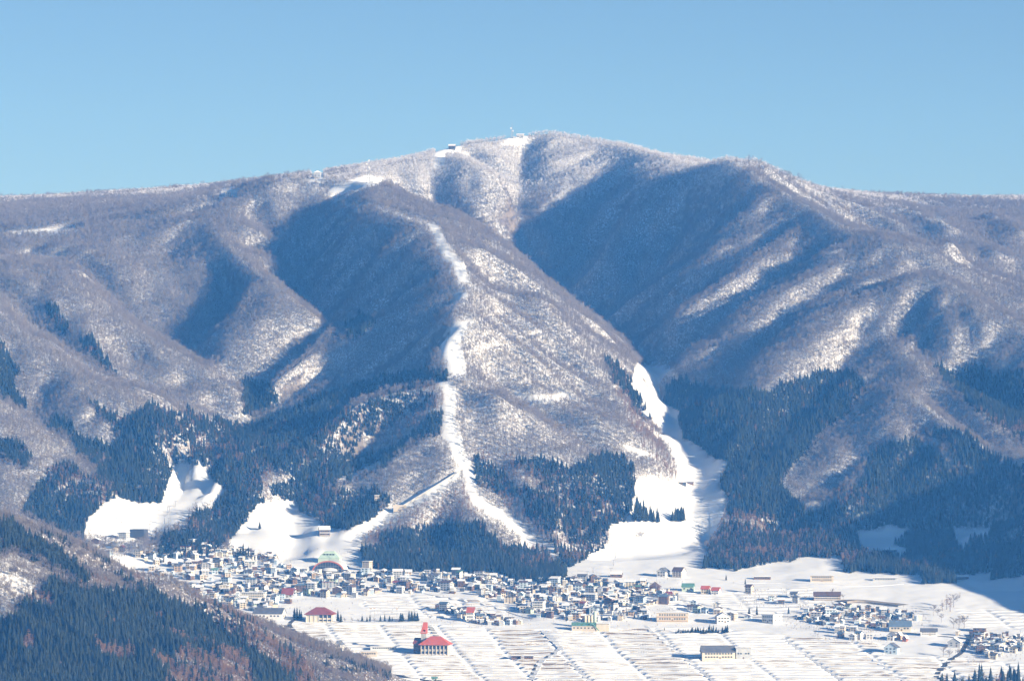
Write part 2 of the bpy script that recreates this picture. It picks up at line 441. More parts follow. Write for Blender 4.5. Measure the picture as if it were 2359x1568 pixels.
M_SNOWHILL = snow_ground("hillside snow", (0.20, 0.15, 0.11), 0.52, 0.66, 0.08, 0.85)
M_BARK = noisy("grey brown bark", (0.15, 0.123, 0.11), (0.23, 0.20, 0.185), 0.4, rnd=0.6)
M_TWIG = noisy("bare winter twigs", (0.15, 0.123, 0.113), (0.235, 0.205, 0.19), 0.3, rnd=0.7)
M_FROST = noisy("frosted twigs", (0.45, 0.42, 0.42), (0.75, 0.74, 0.76), 0.3, rnd=0.7)
M_CEDAR = noisy("cedar needles", (0.012, 0.019, 0.014), (0.034, 0.042, 0.026), 0.7, rnd=0.5)
M_PINE = noisy("pine needles", (0.035, 0.055, 0.028), (0.07, 0.09, 0.045), 0.7, rnd=0.5)
M_LARCH = noisy("bare larch twigs", (0.20, 0.105, 0.055), (0.30, 0.17, 0.09), 0.5, rnd=0.6)

# ------------------------------------------------------------------ mesh helpers
def make_mesh(name, verts, faces, mats, midx=None, smooth=False):
    me = bpy.data.meshes.new(name)
    me.from_pydata(verts, [], faces)
    for m in mats: me.materials.append(m)
    if midx is not None:
        me.polygons.foreach_set("material_index", midx)
    if smooth:
        me.polygons.foreach_set("use_smooth", [True] * len(me.polygons))
    me.update()
    return me

def link(name, data, parent=None, loc=None, rz=0.0):
    o = bpy.data.objects.new(name, data); COL.objects.link(o)
    if parent is not None: o.parent = parent
    if loc is not None: o.location = loc
    if rz: o.rotation_euler = (0, 0, rz)
    return o

def tag(o, label, cat=None, group=None, kind=None):
    if label: o["label"] = label
    if cat: o["category"] = cat
    if group: o["group"] = group
    if kind: o["kind"] = kind
    return o

def grid_mesh(name, X, Y, ZZ, mat, smooth=True):
    ny, nx = ZZ.shape
    co = np.stack([X, Y, ZZ], -1).reshape(-1, 3).astype(np.float32)
    idx = np.arange(ny * nx).reshape(ny, nx)
    q = np.stack([idx[:-1, :-1], idx[:-1, 1:], idx[1:, 1:], idx[1:, :-1]], -1).reshape(-1, 4).astype(np.int32)
    me = bpy.data.meshes.new(name)
    me.vertices.add(len(co)); me.vertices.foreach_set("co", co.ravel())
    me.loops.add(q.size); me.loops.foreach_set("vertex_index", q.ravel())
    me.polygons.add(len(q))
    me.polygons.foreach_set("loop_start", np.arange(0, q.size, 4, dtype=np.int32))
    me.polygons.foreach_set("loop_total", np.full(len(q), 4, dtype=np.int32))
    me.polygons.foreach_set("use_smooth", np.full(len(q), smooth, dtype=bool))
    me.materials.append(mat)
    me.update(calc_edges=True); me.validate()
    return me

# ------------------------------------------------------------------ mountain terrain
MSTEP = 8.0
mny = int((GY1 - GY0) / MSTEP) + 1; mnx = int((GX1 - GX0) / MSTEP) + 1
ty = GY0 + np.arange(mny) * MSTEP; tx = GX0 + np.arange(mnx) * MSTEP
TX, TY = np.meshgrid(tx, ty)
TZ = sample(TERR, TX, TY) + 0.5 * (fbm(TX / 14, TY / 14, 31, 2) - 0.5)
def ground_z(x, y):
    return sample(TZ, np.asarray(x, float), np.asarray(y, float), MSTEP)
SINK = 0.0
terrain_z = TZ.copy()
# the valley floor has its own finer sheet; the coarse one dips below it there
FX0, FX1, FY0, FY1 = -560.0, 650.0, 4640.0, 5410.0
_in = (TX > FX0 + 14) & (TX < FX1 - 14) & (TY > FY0 + 14) & (TY < FY1 - 14) & (np.abs(TZ - plane_z(TY)) < 14)
_w = blur(_in.astype(float), 2)
terrain_z = terrain_z - 7.0 * np.where(_in, _w, 0)
terr = link("mountain_terrain", grid_mesh("mountain_terrain", TX, TY, terrain_z, M_SNOWHILL))
tag(terr, "snow covered mountain with spurs and valleys rising behind the village", kind="structure")

far = link("valley_plain", make_mesh("valley_plain", [(-2550, -250, -420), (2550, -250, -420), (2550, 8900, -420), (-2550, 8900, -420)], [(0, 1, 2, 3)], [M_SNOWHILL]))
tag(far, "flat snowy plain far below the mountains", kind="structure")

# ------------------------------------------------------------------ trees
def spike(V, F, a, b, r, n=3):
    """tapered stick from a to b"""
    a = np.array(a, float); b = np.array(b, float)
    d = b - a; L = np.linalg.norm(d); d = d / max(L, 1e-6)
    s = np.cross(d, (0, 0, 1) if abs(d[2]) < 0.9 else (1, 0, 0)); s /= np.linalg.norm(s); t = np.cross(d, s)
    i0 = len(V)
    for k in range(n):
        an = 2 * math.pi * k / n
        V.append(tuple(a + r * (math.cos(an) * s + math.sin(an) * t)))
    V.append(tuple(b))
    for k in range(n):
        F.append((i0 + k, i0 + (k + 1) % n, i0 + n))

def bare_tree(rs, H, W, nb, nt, tw, conic=0.0):
    """trunk and limbs, then twigs spread through the crown; returns two vertex/face sets"""
    V, F, V2, F2 = [], [], [], []
    lean = (rs.uniform(-.05, .05) * H, rs.uniform(-.05, .05) * H)
    spike(V, F, (0, 0, -0.8), (lean[0], lean[1], H * 0.93), 0.022 * H, 4)
    for i in range(nb):
        f = rs.uniform(0.3, 0.85); a = rs.uniform(0, 2 * math.pi)
        base = np.array((lean[0] * f, lean[1] * f, H * f * 0.93))
        reach = W * 0.5 * (1 - conic * f) * rs.uniform(0.7, 1.05) * (1 - 0.35 * max(0, f - 0.5))
        rise = rs.uniform(0.5, 1.0) * reach * (1 - conic)
        tip = base + np.array((math.cos(a) * reach, math.sin(a) * reach, min(rise, H - base[2])))
        spike(V, F, base, tip, 0.009 * H, 3)
        for j in range(nt):
            g = rs.uniform(0.35, 1.0); p = base + (tip - base) * g
            d = np.array((rs.normal(), rs.normal(), abs(rs.normal()) * 1.3 * (1 - conic) + 0.15)); d /= np.linalg.norm(d)
            L = rs.uniform(0.10, 0.2) * H * (1 - conic * 0.4)
            q = p + d * L
            s = np.cross(d, (rs.normal(), rs.normal(), rs.normal())); s /= np.linalg.norm(s)
            i0 = len(V2)
            V2 += [tuple(p - s * tw), tuple(p + s * tw), tuple(q)]
            F2.append((i0, i0 + 1, i0 + 2))
    return V, F, V2, F2

def conifer(rs, H, W, tiers, arms):
    """trunk, and drooping boughs set in uneven whorls"""
    V, F, V2, F2 = [], [], [], []
    spike(V, F, (0, 0, -0.8), (0, 0, H * 0.9), 0.02 * H, 4)
    for t in range(tiers):
        f = t / (tiers - 1)
        z = H * (0.14 + 0.80 * f)
        r = W * 0.5 * (1 - f) ** 0.75 + 0.05 * W
        ph = rs.uniform(0, 6.28)
        th = H / tiers * 1.7
        for k in range(arms):
            a = ph + 2 * math.pi * k / arms + rs.normal(0, 0.18)
            rr = r * rs.uniform(0.72, 1.18); wd = rr * math.pi / arms * 1.25
            c, s = math.cos(a), math.sin(a)
            dz = -th * rs.uniform(0.25, 0.6)
            i0 = len(V2)
            V2 += [(0, 0, z + th * 0.55), (c * rr * .62 - s * wd, s * rr * .62 + c * wd, z + dz * .5),
                   (c * rr, s * rr, z + dz), (c * rr * .62 + s * wd, s * rr * .62 - c * wd, z + dz * .5)]
            F2 += [(i0, i0 + 1, i0 + 2), (i0, i0 + 2, i0 + 3)]
    i0 = len(V2); V2 += [(0.12 * 1, 0, H * .9), (-.06, .1, H * .9), (-.06, -.1, H * .9), (0, 0, H)]
    F2 += [(i0, i0 + 1, i0 + 3), (i0 + 1, i0 + 2, i0 + 3), (i0 + 2, i0, i0 + 3)]
    return V, F, V2, F2

def joined(name, parts, m1, m2):
    V, F, V2, F2 = parts
    n = len(V)
    return make_mesh(name, V + V2, F + [tuple(i + n for i in f) for f in F2], [m1, m2], [0] * len(F) + [1] * len(F2))

rs = np.random.default_rng(3)
PROTO = {}
def proto_collection(key, meshes):
    c = bpy.data.collections.new(key)
    for i, me in enumerate(meshes):
        c.objects.link(bpy.data.objects.new(key, me))
    PROTO[key] = c
BARE = [bare_tree(rs, rs.uniform(8.5, 12), rs.uniform(4.5, 7), 12, 8, 0.10) for _ in range(7)]
LARCH = [bare_tree(rs, rs.uniform(12, 16), rs.uniform(4.5, 6), 20, 6, 0.13, 0.75) for _ in range(5)]
CEDAR = [conifer(rs, rs.uniform(11, 17), rs.uniform(4.6, 7.2), 8, 7) for _ in range(9)]
proto_collection("bare_tree", [joined("bare_tree", p, M_BARK, M_TWIG) for p in BARE])
proto_collection("frosted_tree", [joined("frosted_tree", p, M_BARK, M_FROST) for p in BARE])
proto_collection("larch_tree", [joined("larch_tree", p, M_BARK, M_LARCH) for p in LARCH])
proto_collection("cedar_tree", [joined("cedar_tree", p, M_BARK, M_CEDAR) for p in CEDAR])

def scatter_object(name, pts, scl, key, label, cat=None):
    me = bpy.data.meshes.new(name)
    me.vertices.add(len(pts)); me.vertices.foreach_set("co", np.asarray(pts, np.float32).ravel())
    a = me.attributes.new("tree_scale", 'FLOAT', 'POINT'); a.data.foreach_set("value", np.asarray(scl, np.float32))
    me.update()
    o = link(name, me)
    ng = bpy.data.node_groups.new(name, 'GeometryNodeTree')
    ng.interface.new_socket("Geometry", in_out='INPUT', socket_type='NodeSocketGeometry')
    ng.interface.new_socket("Geometry", in_out='OUTPUT', socket_type='NodeSocketGeometry')
    N = ng.nodes; L = ng.links
    gi = N.new("NodeGroupInput"); go = N.new("NodeGroupOutput")
    mp = N.new("GeometryNodeMeshToPoints")
    ip = N.new("GeometryNodeInstanceOnPoints")
    ci = N.new("GeometryNodeCollectionInfo"); ci.inputs["Collection"].default_value = PROTO[key]
    ci.inputs["Separate Children"].default_value = True; ci.inputs["Reset Children"].default_value = True
    ip.inputs["Pick Instance"].default_value = True
    ri = N.new("FunctionNodeRandomValue"); ri.data_type = 'INT'
    ri.inputs[4].default_value = 0; ri.inputs[5].default_value = len(PROTO[key].objects) - 1
    rr = N.new("FunctionNodeRandomValue"); rr.data_type = 'FLOAT'; rr.inputs[3].default_value = 6.283
    rr.inputs["Seed"].default_value = 5
    cx = N.new("ShaderNodeCombineXYZ"); L.new(rr.outputs[1], cx.inputs[2])
    na = N.new("GeometryNodeInputNamedAttribute"); na.data_type = 'FLOAT'; na.inputs["Name"].default_value = "tree_scale"
    L.new(gi.outputs[0], mp.inputs[0]); L.new(mp.outputs[0], ip.inputs["Points"])
    L.new(ci.outputs[0], ip.inputs["Instance"]); L.new(ri.outputs[2], ip.inputs["Instance Index"])
    L.new(cx.outputs[0], ip.inputs["Rotation"]); L.new(na.outputs[0], ip.inputs["Scale"])
    L.new(ip.outputs[0], go.inputs[0])
    md = o.modifiers.new("scatter", 'NODES'); md.node_group = ng
    tag(o, label, cat, kind="stuff")
    return o

OPEN = [
 [(985,516),(1005,520),(1016,545),(1030,570),(1046,595),(1066,612),(1074,640),(1086,656),(1060,660),(1050,630),(1040,610),(1020,600),(1014,580),(1004,550)],
 [(760,466),(870,476),(920,490),(985,514),(985,522),(915,498),(870,484),(790,478)],
 [(755,440),(770,428),(800,423),(820,411),(885,410),(894,418),(870,437),(830,447),(790,457),(763,468)],
 [(1050,666),(1072,666),(1074,692),(1050,702),(1028,714),(1045,700),(1050,685)],
 [(1060,733),(1094,742),(1064,766),(1058,790),(1062,820),(1074,874),(1038,874),(1030,840),(1016,805),(1001,775),(1045,755)],
 [(1006,878),(1042,880),(1047,910),(1047,945),(1042,975),(1057,1000),(1062,1030),(1070,1055),(1084,1075),(1094,1100),(1090,1120),(1102,1145),(1140,1168),(1192,1203),(1246,1255),(1222,1262),(1180,1227),(1130,1192),(1093,1167),(1076,1130),(1076,1105),(1063,1080),(1048,1060),(1038,1035),(1020,1005),(1022,965),(1028,930),(1020,900)],
 [(1003,335),(1032,328),(1022,388),(1000,394)],
 [(-60,540),(105,528),(197,523),(197,533),(100,545),(-60,549)],
 [(2150,503),(2180,508),(2187,522),(2150,517)],
 [(1180,911),(1318,913),(1320,929),(1200,927)],
 [(1432,1028),(1500,1043),(1511,1053),(1480,1057),(1448,1047)],
 [(1465,842),(1530,842),(1556,863),(1530,880),(1520,905),(1522,922),(1540,935),(1570,950),(1562,970),(1564,990),(1574,1010),(1588,1018),(1615,1032),(1640,1056),(1674,1062),(1674,1085),(1656,1110),(1656,1125),(1674,1142),(1667,1190),(1648,1240),(1612,1280),(1620,1310),(1300,1320),(1340,1292),(1402,1257),(1405,1213),(1452,1198),(1456,1160),(1470,1110),(1475,1098),(1490,1098),(1540,1108),(1560,1112),(1558,1080),(1545,1050),(1530,1020),(1500,1000),(1472,990),(1490,990),(1528,1008),(1510,985),(1490,955),(1482,920),(1455,900),(1450,890),(1460,870)],
 [(188,1240),(205,1190),(270,1145),(320,1160),(370,1160),(400,1080),(415,1070),(470,1073),(490,1108),(525,1130),(490,1162),(432,1187),(430,1212),(370,1230),(300,1260)],
 [(525,1250),(545,1225),(570,1200),(590,1165),(630,1155),(682,1155),(690,1180),(735,1195),(740,1210),(770,1217),(800,1222),(850,1200),(900,1168),(960,1138),(1010,1110),(1062,1080),(1072,1092),(1000,1152),(940,1182),(870,1227),(838,1245),(830,1270),(840,1310),(760,1300),(650,1300),(540,1270)],
 [(1165,312),(1215,312),(1222,336),(1160,336)], [(1022,334),(1062,332),(1062,352),(1022,354)], [(508,440),(545,436),(548,466),(505,466)], [(836,404),(862,404),(862,432),(836,432)], [(718,394),(745,394),(748,420),(716,420)],
 [(765,1112),(800,1095),(870,1063),(882,1072),(820,1107),(775,1118)],
 [(1968,1225),(2000,1222),(2050,1210),(2120,1225),(2080,1240),(2060,1255),(2092,1265),(2078,1290),(2040,1285),(1985,1275)],
 [(2190,1220),(2230,1213),(2295,1220),(2275,1242),(2235,1247),(2218,1280),(2200,1250)],
 [(2200,1335),(2262,1330),(2270,1350),(2300,1390),(2358,1400),(2358,1420),(2200,1400)],
]
CON = [
 [(-60,760),(0,775),(30,830),(50,850),(30,890),(70,930),(40,930),(-60,870)],
 [(105,690),(130,698),(150,735),(166,768),(140,768),(115,730)],
 [(180,770),(210,773),(250,830),(267,862),(235,842),(195,807)],
 [(195,912),(300,965),(345,925),(480,955),(560,975),(640,950),(640,1060),(600,1100),(612,1150),(590,1200),(540,1235),(500,1260),(430,1280),(365,1275),(372,1232),(430,1212),(440,1185),(490,1160),(522,1130),(490,1105),(470,1075),(415,1070),(385,1110),(372,1158),(320,1162),(265,1142),(260,1162),(205,1188),(190,1235),(120,1210),(50,1175),(80,1120),(110,1075),(150,1060),(210,1095),(225,1080),(180,1040),(165,1005),(110,975),(120,955),(165,965),(175,995),(260,1025),(280,1000),(230,950)],
 [(-60,1010),(40,1010),(75,1050),(60,1070),(0,1050),(-60,1040)],
 [(560,985),(640,945),(760,898),(880,860),(1030,843),(1036,866),(980,882),(900,892),(830,915),(770,965),(700,1015),(640,1065),(590,1110)],
 [(690,1155),(640,1142),(615,1115),(700,1090),(760,1050),(800,1010),(830,1000),(820,1040),(880,1040),(940,1000),(1000,940),(1026,930),(1022,988),(960,1010),(900,1060),(870,1075),(770,1118),(740,1132),(870,1118),(900,1140),(880,1172),(830,1212),(800,1224),(740,1207),(735,1192),(692,1185)],
 [(620,1075),(690,1020),(740,985),(800,945),(850,918),(905,905),(960,900),(1010,905),(1000,930),(930,960),(880,985),(800,1010),(740,1060),(690,1095)],  # partly a real stand; conifers added upslope darken the face in place of shade
 [(800,735),(840,715),(870,740),(830,775),(800,775)],
 [(560,860),(640,890),(640,930),(560,960)],
 [(832,1258),(900,1222),(1000,1200),(1060,1205),(1100,1198),(1150,1233),(1162,1262),(1200,1252),(1240,1258),(1302,1300),(1295,1335),(1180,1335),(1150,1312),(920,1305),(838,1295)],
 [(1090,1030),(1150,1080),(1200,1120),(1260,1110),(1180,1060),(1250,1048),(1320,1075),(1390,1040),(1440,1045),(1464,1075),(1456,1160),(1442,1202),(1405,1217),(1402,1254),(1340,1294),(1300,1294),(1260,1230),(1150,1130),(1090,1100)],
 [(1540,878),(1585,868),(1640,892),(1780,900),(1800,880),(1900,850),(1960,850),(2000,880),(1950,950),(1900,990),(1830,1060),(1795,1112),(1830,1150),(1890,1175),(1920,1135),(1990,1100),(2000,1050),(2050,1010),(2110,1010),(2150,1035),(2190,1062),(2205,1082),(2180,1010),(2125,985),(2180,983),(2240,1000),(2262,1030),(2420,1090),(2420,1300),(2260,1310),(2200,1320),(2130,1315),(1950,1308),(1930,1272),(1830,1278),(1700,1302),(1615,1295),(1650,1240),(1674,1190),(1674,1142),(1656,1110),(1674,1062),(1620,1032),(1575,1012),(1566,962),(1528,918)],
 [(2150,840),(2200,850),(2240,825),(2290,862),(2420,835),(2420,1030),(2310,992),(2250,940),(2180,882)],
 [(1390,815),(1430,830),(1450,870),(1482,930),(1500,962),(1480,962),(1440,905),(1400,850)],
 [(2105,1300),(2210,1300),(2205,1340),(2160,1370),(2135,1340)],
 [(2262,1345),(2300,1310),(2420,1270),(2420,1400),(2300,1388)],
 # foreground hill
 [(-60,1195),(30,1205),(70,1235),(130,1270),(210,1330),(200,1345),(120,1300),(40,1270),(-60,1260)],
 [(-60,1440),(30,1430),(60,1370),(140,1335),(200,1365),(330,1360),(480,1420),(560,1440),(640,1480),(700,1510),(760,1640),(-60,1640)],
 [(280,1330),(400,1385),(500,1425),(560,1445),(480,1430),(380,1400)],
]
LARX = [
 [(1640,1170),(1750,1180),(1850,1190),(1950,1230),(1960,1300),(1620,1300)],
 [(420,1000),(520,1000),(640,1080),(620,1150),(560,1130),(470,1060),(380,1060)],
 [(700,1000),(800,940),(1020,880),(1030,940),(900,1010),(800,1010),(680,1080)],
 [(840,1240),(1000,1150),(1085,1110),(1100,1190),(980,1210),(860,1260)],
 [(1090,1030),(1300,1080),(1450,1180),(1400,1260),(1280,1260),(1120,1120)],
 [(1400,830),(1500,960),(1530,1050),(1600,1110),(1500,1080),(1440,960)],
 [(560,1440),(700,1480),(860,1600),(700,1600),(600,1500),(480,1430)],
 [(400,1500),(560,1500),(600,1600),(380,1600)],
]
GAPS = [[(1035,661),(1100,661),(1100,674),(1035,674)], [(1038,716),(1100,716),(1100,738),(1055,740),(1038,730)], [(1012,876),(1080,872),(1080,884),(1046,886),(1012,880)]]
OPENHILL = [[(-60,1272),(60,1275),(130,1330),(135,1345),(60,1375),(30,1430),(-60,1440)]]

# jittered candidate points
def candidates(spacing, y0, y1, seed):
    r = np.random.default_rng(seed)
    ys = np.arange(y0, y1, spacing); xs = np.arange(-1150, 1150, spacing)
    X, Y = np.meshgrid(xs, ys)
    X = (X + r.uniform(-.5, .5, X.shape) * spacing * 0.95).ravel(); Y = (Y + r.uniform(-.5, .5, Y.shape) * spacing * 0.95).ravel()
    k = np.abs(X) < (1179 + 110) * K * Y
    return X[k], Y[k]

# the sight line over the terrain, by azimuth, to leave out trees that ridges hide by a wide margin
AZ = np.linspace(-1320, 1320, 881) * K
DD = np.arange(3000, 8530, 10.0)
_A, _D = np.meshgrid(AZ, DD)
_el = ground_z(_A * _D, _D) / _D
_run = np.maximum.accumulate(_el, axis=0)
def hidden(x, y, z, top):
    a = np.clip(((x / y) - AZ[0]) / (AZ[1] - AZ[0]), 0, len(AZ) - 1).round().astype(int)
    d = np.clip((y - 20 - DD[0]) / 10.0, 0, len(DD) - 1).astype(int)
    return (z + top) / y < _run[d, a]

def facing(x, y):
    """0..1: how squarely the ground faces right and front"""
    e = 10.0
    return (ground_z(x + e, y) - ground_z(x - e, y)) / (2 * e), (ground_z(x, y + e) - ground_z(x, y - e)) / (2 * e)

def masks(u, v):
    n1 = (fbm(u / 14, v / 14, 71, 3) - .5) * 16; n2 = (fbm(u / 14, v / 14, 91, 3) - .5) * 16
    op = np.zeros(u.shape, bool); co = np.zeros(u.shape, bool); la = np.zeros(u.shape, bool); oh = np.zeros(u.shape, bool)
    for i, p in enumerate(OPEN):
        op |= in_poly(u + n1 * .12, v + n2 * .12, p)
        if i in (0, 3, 4, 5):      # the long piste is kept clear a little beyond its edges
            for du, dv in ((4, 0), (-4, 0), (0, -5), (4, -5), (-4, -5)):
                op |= in_poly(u + du, v + dv, p)
    for p in GAPS: op &= ~in_poly(u, v, p)
    for p in CON: co |= in_poly(u + n1, v - 10 + n2, p)
    for p in LARX: la |= in_poly(u + n1 * 2, v - 10 + n2 * 2, p)
    for p in OPENHILL: oh |= in_poly(u + n1, v + n2, p)
    return op, co, la, oh

def on_floor(x, y, z):
    return (np.abs(z - plane_z(y)) < 6.0) & (y > 4560) & (y < 5480)

POINTS = {}
def add_pts(key, x, y, z, s):
    POINTS.setdefault(key, []).append((np.stack([x, y, z], -1), s))

def forest():
    # broadleaf slopes
    x, y = candidates(4.3, 5330, 8500, 101)
    z = ground_z(x, y); u, v = to_uv(x, y, z)
    keep = ~hidden(x, y, z, 26)
    x, y, z, u, v = (a[keep] for a in (x, y, z, u, v))
    op, co, la, oh = masks(u, v)
    r = np.random.default_rng(5)
    dens = 0.98 + np.where(la, .25, 0) + 0.55 * (fbm(x / 60, y / 60, 41, 3) - .5)
    # crowns stand closer on crests than in gullies
    lap = sample(TZ, x + 25, y, MSTEP) + sample(TZ, x - 25, y, MSTEP) - 2 * z
    dens = dens + np.clip(-lap / 12.0, -.2, .4)
    k = ~op & ~co & ~on_floor(x, y, z) & (r.uniform(size=x.shape) < dens)
    frost = k & (z + 14 * (fbm(x / 90, y / 90, 55) - .5) * 8 + r.normal(0, 12, x.shape) > 300)
    k2 = k & ~frost & ~(la & (r.uniform(size=x.shape) < .55)); k3 = k & ~frost & ~k2
    s = r.uniform(0.6, 1.15, x.shape)
    add_pts("bare_tree", x[k2], y[k2], z[k2], s[k2])
    add_pts("frosted_tree", x[frost], y[frost], z[frost], s[frost] * .75)
    add_pts("larch_tree", x[k3], y[k3], z[k3], s[k3] * .9)
    # conifer stands
    x, y = candidates(3.1, 5240, 7400, 102)
    z = ground_z(x, y); u, v = to_uv(x, y, z)
    keep = ~hidden(x, y, z, 30)
    x, y, z, u, v = (a[keep] for a in (x, y, z, u, v))
    op, co, la, oh = masks(u, v)
    pat = fbm(x / 55, y / 55, 61, 3)
    k = co & ~op & (r.uniform(size=x.shape) < .93)
    lar = k & (r.uniform(size=x.shape) < np.where(la, .36, .03) + np.clip((pat - .58) * 3.5, 0, .5))
    ce = k & ~lar
    s = r.uniform(0.42, 0.88, x.shape) * (0.72 + 0.5 * fbm(x / 40, y / 40, 88, 2))
    add_pts("cedar_tree", x[ce], y[ce], z[ce], s[ce])
    lar &= r.uniform(size=x.shape) < .75
    add_pts("larch_tree", x[lar], y[lar], z[lar], s[lar])
    # hill in front of the village
    x, y = candidates(3.1, 3650, 4620, 103)
    z = ground_z(x, y); u, v = to_uv(x, y, z)
    keep = ~hidden(x, y, z, 20) & (z > plane_z(y) + 4) & (v < 1640) & (u < 900)
    x, y, z, u, v = (a[keep] for a in (x, y, z, u, v))
    op, co, la, oh = masks(u, v)
    q = r.uniform(size=x.shape)
    pat = fbm(x / 30, y / 30, 63, 3)
    lar = co & (la | (pat > .66)) & (q < .85)
    ce = co & ~la & (pat <= .66) & (q < .97)
    ce |= co & la & (q > .85)
    br = ~co & ~oh & (q < .96)
    br |= oh & (q < .62)
    pn = br & ~oh & (fbm(x / 18, y / 18, 66, 2) > .56) & (q < .5)
    br &= ~pn
    lr2 = br & ~oh & (fbm(x / 25, y / 25, 68, 2) > .54) & (q > .5)
    br &= ~lr2
    s = r.uniform(.62, 1.08, x.shape)
    add_pts("cedar_tree", x[pn], y[pn], z[pn], s[pn] * .5)
    add_pts("larch_tree", x[lr2], y[lr2], z[lr2], s[lr2] * .6)
    add_pts("cedar_tree", x[ce], y[ce], z[ce], s[ce] * .98)
    add_pts("larch_tree", x[lar], y[lar], z[lar], s[lar] * .85)
    sh = np.clip(.35 + (1330 - v) / -260, .45, .9)
    add_pts("bare_tree", x[br], y[br], z[br], s[br] * .85)
forest()
_u, _v = to_uv(TX, TY, TZ)
_op, _co, _la, _oh = masks(_u.ravel(), _v.ravel())
brush = np.where(_op | on_floor(TX, TY, TZ).ravel() | (TY.ravel() < 3500), 0.0, 1.0) * np.where(_oh, 0.6, np.where(TY.ravel() < 4640, 2.2, 1.0))
at = terr.data.attributes.new("brush", 'FLOAT', 'POINT'); at.data.foreach_set("value", brush.astype(np.float32))
for k in list(POINTS):
    POINTS[k] = (np.concatenate([p[0] for p in POINTS[k]]), np.concatenate([p[1] for p in POINTS[k]]))
    print("TREES", k, len(POINTS[k][1]))
LBL = {"bare_tree": ("broadleaf_wood", "bare grey brown broadleaf wood covering the mountain slopes"),
       "frosted_tree": ("frosted_wood", "frost whitened trees over the summit ridge"),
       "larch_tree": ("larch_wood", "rust brown bare larches mixed among the conifers"),
       "cedar_tree": ("cedar_wood", "dark green cedar stands filling the lower slopes")}
# ------------------------------------------------------------------ valley floor with its terraced fields
M_FIELD = snow_ground("field snow", (0.19, 0.14, 0.10), 0.68, 0.90, 0.26, along=0.22)
dx, dy = 2.4, 1.0
fx = np.arange(FX0, FX1 + .1, dx); fy = np.arange(FY0, FY1 + .1, dy)
FXX, FYY = np.meshgrid(fx, fy)
BLOCKS = [-400, -340, -285, -240, -190, -140, -85, -27, 20, 75, 133, 193, 255, 317, 380, 440, 500, 560, 640, 720, 800]
TERR_POLY = [
 (1.0, [(640,1437),(700,1434),(980,1436),(1230,1448),(1330,1452),(1500,1446),(1600,1444),(1700,1452),(1800,1462),(1900,1470),(2030,1482),(2050,1510),(2200,1512),(2358,1528),(2358,1640),(560,1640)]),
 (0.8, [(850,1372),(930,1368),(1100,1380),(1180,1404),(1050,1424),(880,1420),(830,1392)]),
 (0.55, [(1500,1362),(1640,1366),(1860,1352),(1900,1390),(1780,1415),(1560,1412)]),
 (0.7, [(2200,1400),(2358,1405),(2358,1450),(2230,1448)]),
]
def floor_offset(x, y):
    z0 = ground_z(x, y); u, v = to_uv(x, y, plane_z(y))
    a = np.zeros(np.shape(x))
    for s_, p in TERR_POLY:
        a = np.where(in_poly(u + (fbm(u / 9, v / 9, 4, 2) - .5) * 10, v, p), np.maximum(a, s_), a)
    s = x + 0.17 * (y - 4700.0) + (fbm(y / 40, x / 300, 3, 2) - .5) * 6
    b = np.searchsorted(np.array(BLOCKS), s)
    edges = np.array([-9999] + BLOCKS + [9999])
    de = np.minimum(s - edges[b], edges[b + 1] - s)
    bi = b.astype(np.int64)
    per = 13.5 + 8.5 * hash2(bi, bi * 0 + 3, 5); ph = 17 * hash2(bi, bi * 0 + 8, 9)
    yy_ = y + (fbm(x / 30, y / 60, 14, 3) - .5) * 11.0 + 6.0 * fbm(y / 33, bi * 3.7, 15, 2)
    f = ((yy_ - ph) / per) % 1.0
    row = np.floor((yy_ - ph) / per).astype(np.int64)
    hgt = 0.1325 * per * (0.48 + 0.6 * hash2(bi, row, 21))
    bw = 1.5 / per
    saw = np.where(f < bw, -0.5 + f / bw, 0.5 - (f - bw) / (1 - bw))
    off = hgt * saw
    k = np.clip((de - 1.2) / 2.2, 0, 1)
    off = off * k - (1 - k) * 0.9
    rough = 0.16 * (fbm(x / 9.0, y / 3.0, 77, 2) - .5) + 0.5 * (fbm(x / 14, y / 14, 78, 2) - .5)
    return a * off + rough
def floor_z(x, y):
    x = np.asarray(x, float); y = np.asarray(y, float)
    return ground_z(x, y) + floor_offset(x, y)
FZZ = floor_z(FXX, FYY)
inside = np.abs(ground_z(FXX, FYY) - plane_z(FYY)) < 12
edge = np.minimum(np.minimum(FXX - FX0, FX1 - FXX), np.minimum(FYY - FY0, FY1 - FYY))
FZZ = np.where(edge < 12, ground_z(FXX, FYY) + 0.06, FZZ)
FZZ = np.where(inside, FZZ, ground_z(FXX, FYY) - 5)
fo = link("snowy_fields", grid_mesh("snowy_fields", FXX, FYY, FZZ, M_FIELD))
tag(fo, "snow covered valley floor stepped into long terraced fields", kind="structure")
def base_z(x, y):
    return float(sample2(FZZ, x, y))
def sample2(a, x, y):
    f = np.clip((x - FX0) / dx, 0, a.shape[1] - 1.001); g = np.clip((y - FY0) / dy, 0, a.shape[0] - 1.001)
    i = int(f); j = int(g); f -= i; g -= j
    return (a[j, i] * (1 - f) + a[j, i + 1] * f) * (1 - g) + (a[j + 1, i] * (1 - f) + a[j + 1, i + 1] * f) * g
def floor_at(u, v):
    d = plane_d(v); x = (u - 1179.0) * K * d
    if FX0 + 5 < x < FX1 - 5 and FY0 < d < FY1 - 5 and abs(float(ground_z(x, d)) - plane_z(d)) < 10:
        return x, d, base_z(x, d)
    q = sight(u, v)
    return q
